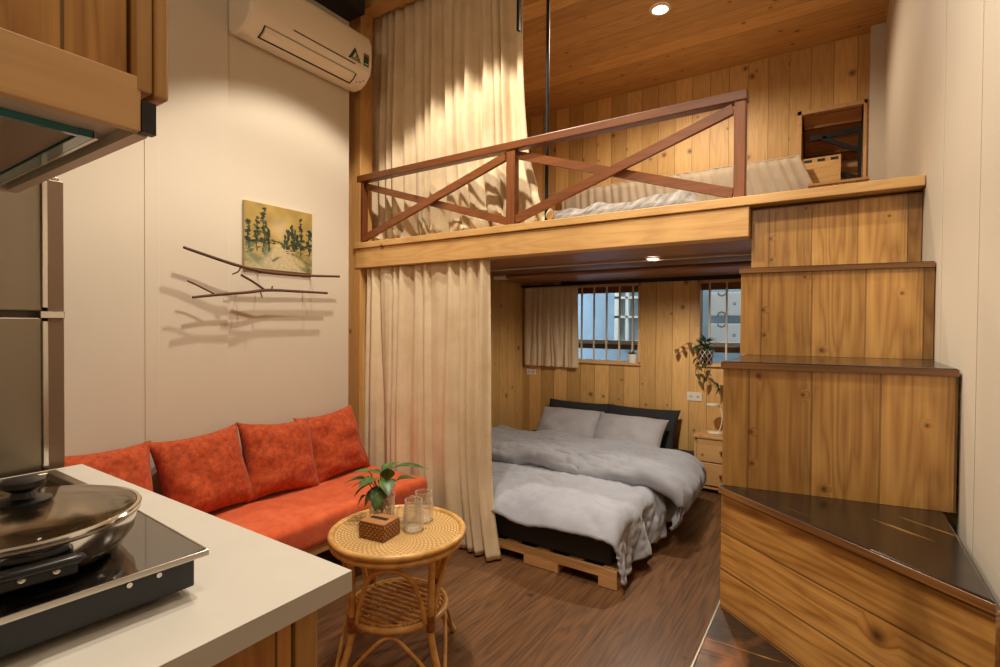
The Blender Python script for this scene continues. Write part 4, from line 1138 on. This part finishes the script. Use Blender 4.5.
# ------------------------------------------------------------------ rattan table
TX, TY, TZ, TR = -1.400, 1.430, .515, .255
t = thing('rattan_table', 'round rattan side table with a woven top and a slatted lower shelf', 'table', (TX, TY, 0))
bm = bmesh.new(); add_lathe(bm, [(.001, TZ-.012), (TR-.02, TZ-.012), (TR-.02, TZ), (.001, TZ)], TX, TY, 64, cap0=False, cap1=False)
obj('tabletop', bm, M['weave'], t, origin=(TX, TY, TZ))
circ = lambda r, z, n=64: [(TX+r*math.cos(2*PI*k/n), TY+r*math.sin(2*PI*k/n), z) for k in range(n)]
tube('rim', circ(TR-.008, TZ-.002), .0125, M['cane'], t, closed=True)
tube('rim', circ(TR-.012, TZ-.027), .0115, M['cane'], t, closed=True)
SR, SZ = .182, .228
tube('shelf_ring', circ(SR, SZ), .012, M['cane'], t, closed=True)
tube('shelf_ring', circ(SR-.022, SZ+.006), .007, M['cane'], t, closed=True)
bm = bmesh.new()
for k in range(-6, 7):
    o = k*.028; hl = math.sqrt(max(0, (SR-.01)**2-o*o))
    a = R(95); ca, sa = math.cos(a), math.sin(a)
    add_tube(bm, [(TX+ca*o-sa*-hl, TY+sa*o+ca*-hl, SZ+.010), (TX+ca*o-sa*hl, TY+sa*o+ca*hl, SZ+.010)], .0055, 8)
for s in (-.07, .07):
    a = R(185); ca, sa = math.cos(a), math.sin(a); hl = math.sqrt(SR**2-s*s)
    add_tube(bm, [(TX+ca*s+sa*hl, TY+sa*s-ca*hl, SZ-.003), (TX+ca*s-sa*hl, TY+sa*s+ca*hl, SZ-.003)], .007, 8)
obj('shelf_canes', bm, M['cane'], t, smooth=50)
pol = lambda r, a, z: (TX+r*math.cos(a), TY+r*math.sin(a), z)
AL = [R(-10), R(80), R(170), R(260)]
for a in AL:
    l = tube('leg', [pol(.205, a, TZ-.035), pol(.201, a, .38), pol(.197, a, .26), pol(.202, a, .18), pol(.235, a, .09), pol(.285, a, .006)], .0125, M['cane'], t, n=6)
    bm = bmesh.new(); add_tube(bm, [pol(.197, a, .262), pol(.198, a, .205)], .0165, 12); obj('cane_wrap', bm, M['cane_wrap'], l, smooth=50)
for k, a in enumerate(AL):
    b = AL[(k+1) % 4]; b = b if b > a else b+2*PI; m = (a+b)/2
    # arch between the legs, rising to the rim
    tube('arch', [pol(.192, a+.10, SZ+.01), pol(.190, a+.18, .31), pol(.198, a+.42, .415), pol(.215, m, TZ-.055), pol(.198, b-.42, .415), pol(.190, b-.18, .31), pol(.192, b-.10, SZ+.01)], .009, M['cane'], t, n=6)
    # low stretcher bowing up to the shelf ring
    tube('stretcher', [pol(.262, a+.05, .04), pol(.205, a+.38, .15), pol(.180, m, SZ-.022), pol(.205, b-.38, .15), pol(.262, b-.05, .04)], .007, M['cane'], t, n=6)
# wicker tissue box
TB = Matrix.Translation((-1.420, 1.352, TZ+.001)) @ Matrix.Rotation(R(8), 4, 'Z')
t = thing('wicker_box', 'small square wicker box with a slotted lid on the rattan table', 'box', (-1.420, 1.352, TZ))
def tb_(name, a, mat, bev=0, par=t):
    bm = bmesh.new(); add_box(bm, *a, rot=TB); return obj(name, bm, mat, par, bevel=bev, origin=(-1.420, 1.352, TZ), rz=R(8))
tb_('basket', (-.058, .058, -.05, .05, 0, .055), M['wicker'], .004)
l = tb_('lid', (-.056, .056, -.048, .048, .0555, .063), plain('lid_wood', (186, 130, 78), .5, var=.2, vscale=20), .002)
tb_('slot', (-.038, .038, -.010, .010, .0625, .0642), M['slot'], 0, l)
# glass vase with pothos
VX, VY = -1.515, 1.455
t = thing('glass_vase', 'clear glass vase with rooted leafy cuttings on the rattan table', 'vase', (VX, VY, TZ))
zz = TZ+.001
lathe('vase_glass', [(.03, zz), (.047, zz+.004), (.05, zz+.03), (.05, zz+.085), (.052, zz+.105), (.0495, zz+.105), (.047, zz+.085), (.047, zz+.03), (.044, zz+.008), (.002, zz+.007)], VX, VY, M['glass'], t, seg=36, cap1=False)
for k in range(9):
    a = k*.7; pts = [(VX+.01*math.cos(a), VY+.01*math.sin(a), zz+.10), (VX+.028*math.cos(a+.4), VY+.028*math.sin(a+.4), zz+.06), (VX+.036*math.cos(a+1), VY+.036*math.sin(a+1), zz+.02)]
    tube('root', pts, .002, M['root'], t, seg=6, n=5)
lv = [((-.055, -.035, .165), (-1, -.7, .15), .07, .045), ((-.045, -.02, .19), (-.8, -.6, .3), .06, .04), ((.045, .03, .16), (.6, .5, .3), .07, .05), ((-.03, -.01, .16), (-1, -.5, -.05), .085, .05), ((-.05, .0, .14), (-1, -.35, -.35), .085, .05), ((-.01, .0, .185), (-.9, -.1, .25), .07, .04),
      ((.0, -.02, .17), (-.1, -.6, .1), .075, .06), ((.02, -.02, .15), (.3, -.6, -.4), .085, .065), ((.02, 0, .17), (.4, -.3, -.1), .075, .06),
      ((-.01, .01, .19), (.1, .4, .3), .07, .05), ((.03, .02, .21), (.9, .3, .35), .13, .045), ((-.06, -.03, .10), (-.5, -.5, -.6), .05, .04), ((.0, -.03, .13), (-.3, -.7, -.5), .06, .05),
      ((.01, .02, .16), (.2, -.2, .8), .06, .05), ((-.02, .03, .15), (-.6, .5, .1), .07, .05)]
for b_, d_, ln_, w_ in lv:
    ln_ *= 1.2; w_ *= 1.35
    p = Vector((VX, VY, zz))+Vector(b_)
    tube('stem', [(VX, VY, zz+.04), (VX+b_[0]*.4, VY+b_[1]*.4, zz+b_[2]*.65), tuple(p)], .0022, M['stem'], t, seg=6, n=5)
    leaf('leaf', p, d_, ln_, w_, M['leaf'], t, droop=.3)
# two glass mugs
def mug(x, y, rz, label):
    t = thing('glass_mug', label, 'glass', (x, y, TZ), rz)
    bm = bmesh.new(); z = TZ+.001; seg = 40
    prof = [(.03, z), (.036, z+.003), (.038, z+.02), (.039, z+.05), (.038, z+.08), (.034, z+.095), (.034, z+.115), (.0315, z+.115), (.0315, z+.096), (.0345, z+.08), (.0355, z+.05), (.034, z+.02), (.030, z+.010), (.002, z+.009)]
    rings = []
    for i, (r, zv) in enumerate(prof):
        ring = []
        for k in range(seg):
            a = 2*PI*k/seg; rr = r
            if 2 <= i <= 4: rr += .0016*math.sin(a*10+zv*60)
            ring.append(bm.verts.new((x+rr*math.cos(a), y+rr*math.sin(a), zv)))
        rings.append(ring)
    for a, b in zip(rings, rings[1:]):
        for k in range(seg): bm.faces.new((a[k], a[(k+1) % seg], b[(k+1) % seg], b[k]))
    bm.faces.new(rings[0][::-1])
    obj('jar_body', bm, M['glass'], t, smooth=60)
    c, s = math.cos(rz), math.sin(rz)
    hp = lambda r, zv: (x+c*r, y+s*r, z+zv)
    tube('handle', [hp(.036, .085), hp(.055, .088), hp(.064, .065), hp(.060, .035), hp(.037, .025)], .004, M['glass'], t, n=6)
    return t
mug(-1.352, 1.462, R(205), 'clear glass jar mug standing beside the wicker box, nearer the camera')
mug(-1.385, 1.555, R(190), 'clear glass jar mug just behind the nearer mug, by the vase')

# ------------------------------------------------------------------ lights and world
WARM = (1, .88, .71)
def point(x, y, z, p, r=.08, col=WARM):
    l = bpy.data.lights.new('lamp', 'POINT'); l.energy = p; l.color = col; l.shadow_soft_size = r  # serves only the added fill light
    o = bpy.data.objects.new('lamp_or_fill', l); C.objects.link(o); o.location = (x, y, z); return o
spot(-1.72, 1.80, 3.46, 135, 96, .22, WARM, .03)
spot(-1.25, 1.38, 3.46, 150, 104, .4, WARM, .04)
spot(-.8, .75, 3.46, 130, 62, .7, WARM, .05, aim=(0, 2.0, 1.1))  # extra spot added to brighten the stair boxes, no fixture there
spot(-.45, .5, 3.46, 40, 115, .6, WARM, .06)
spot(-1.03, 3.50, ZC-.02, 115, 165, .5, (1, .84, .64), .04)
spot(-1.01, 3.33, 1.73, 75, 168, .4, (1, .86, .68), .03)
point(-1.0, -1.0, 2.5, 26, .18, WARM)  # unseen fill light added behind the camera to lift the front faces

w = bpy.data.worlds.new('world'); S.world = w; w.use_nodes = True
bg = w.node_tree.nodes['Background']; bg.inputs[0].default_value = (.62, .80, 1.0, 1); bg.inputs[1].default_value = 5

# ------------------------------------------------------------------ camera
cam = bpy.data.cameras.new('camera'); co = bpy.data.objects.new('camera', cam); C.objects.link(co)
cam.sensor_width = 36; cam.lens = 514.35*36/1000; cam.clip_start = .02
yaw, pit, rol = R(33.306), R(-.853), R(.414)
right = Vector((math.cos(yaw), math.sin(yaw), 0)); fwd = Vector((-math.sin(yaw), math.cos(yaw), 0)); up = Vector((0, 0, 1))
f2 = fwd*math.cos(pit)+up*math.sin(pit); u2 = up*math.cos(pit)-fwd*math.sin(pit)
r3 = right*math.cos(rol)+u2*math.sin(rol); u3 = u2*math.cos(rol)-right*math.sin(rol)
mw = Matrix((r3, u3, -f2)).transposed().to_4x4(); mw.translation = (0, 0, 1.3)
co.matrix_world = mw
S.camera = co
S.view_settings.view_transform = 'Standard'; S.view_settings.look = 'None'
S.view_settings.exposure = 0.0; S.view_settings.gamma = 1; S.view_settings.use_curve_mapping = False
S.cycles.use_denoising = True
S.cycles.max_bounces = 10; S.cycles.transmission_bounces = 10; S.cycles.sample_clamp_indirect = 6
S.cycles.caustics_reflective = False; S.cycles.caustics_refractive = False
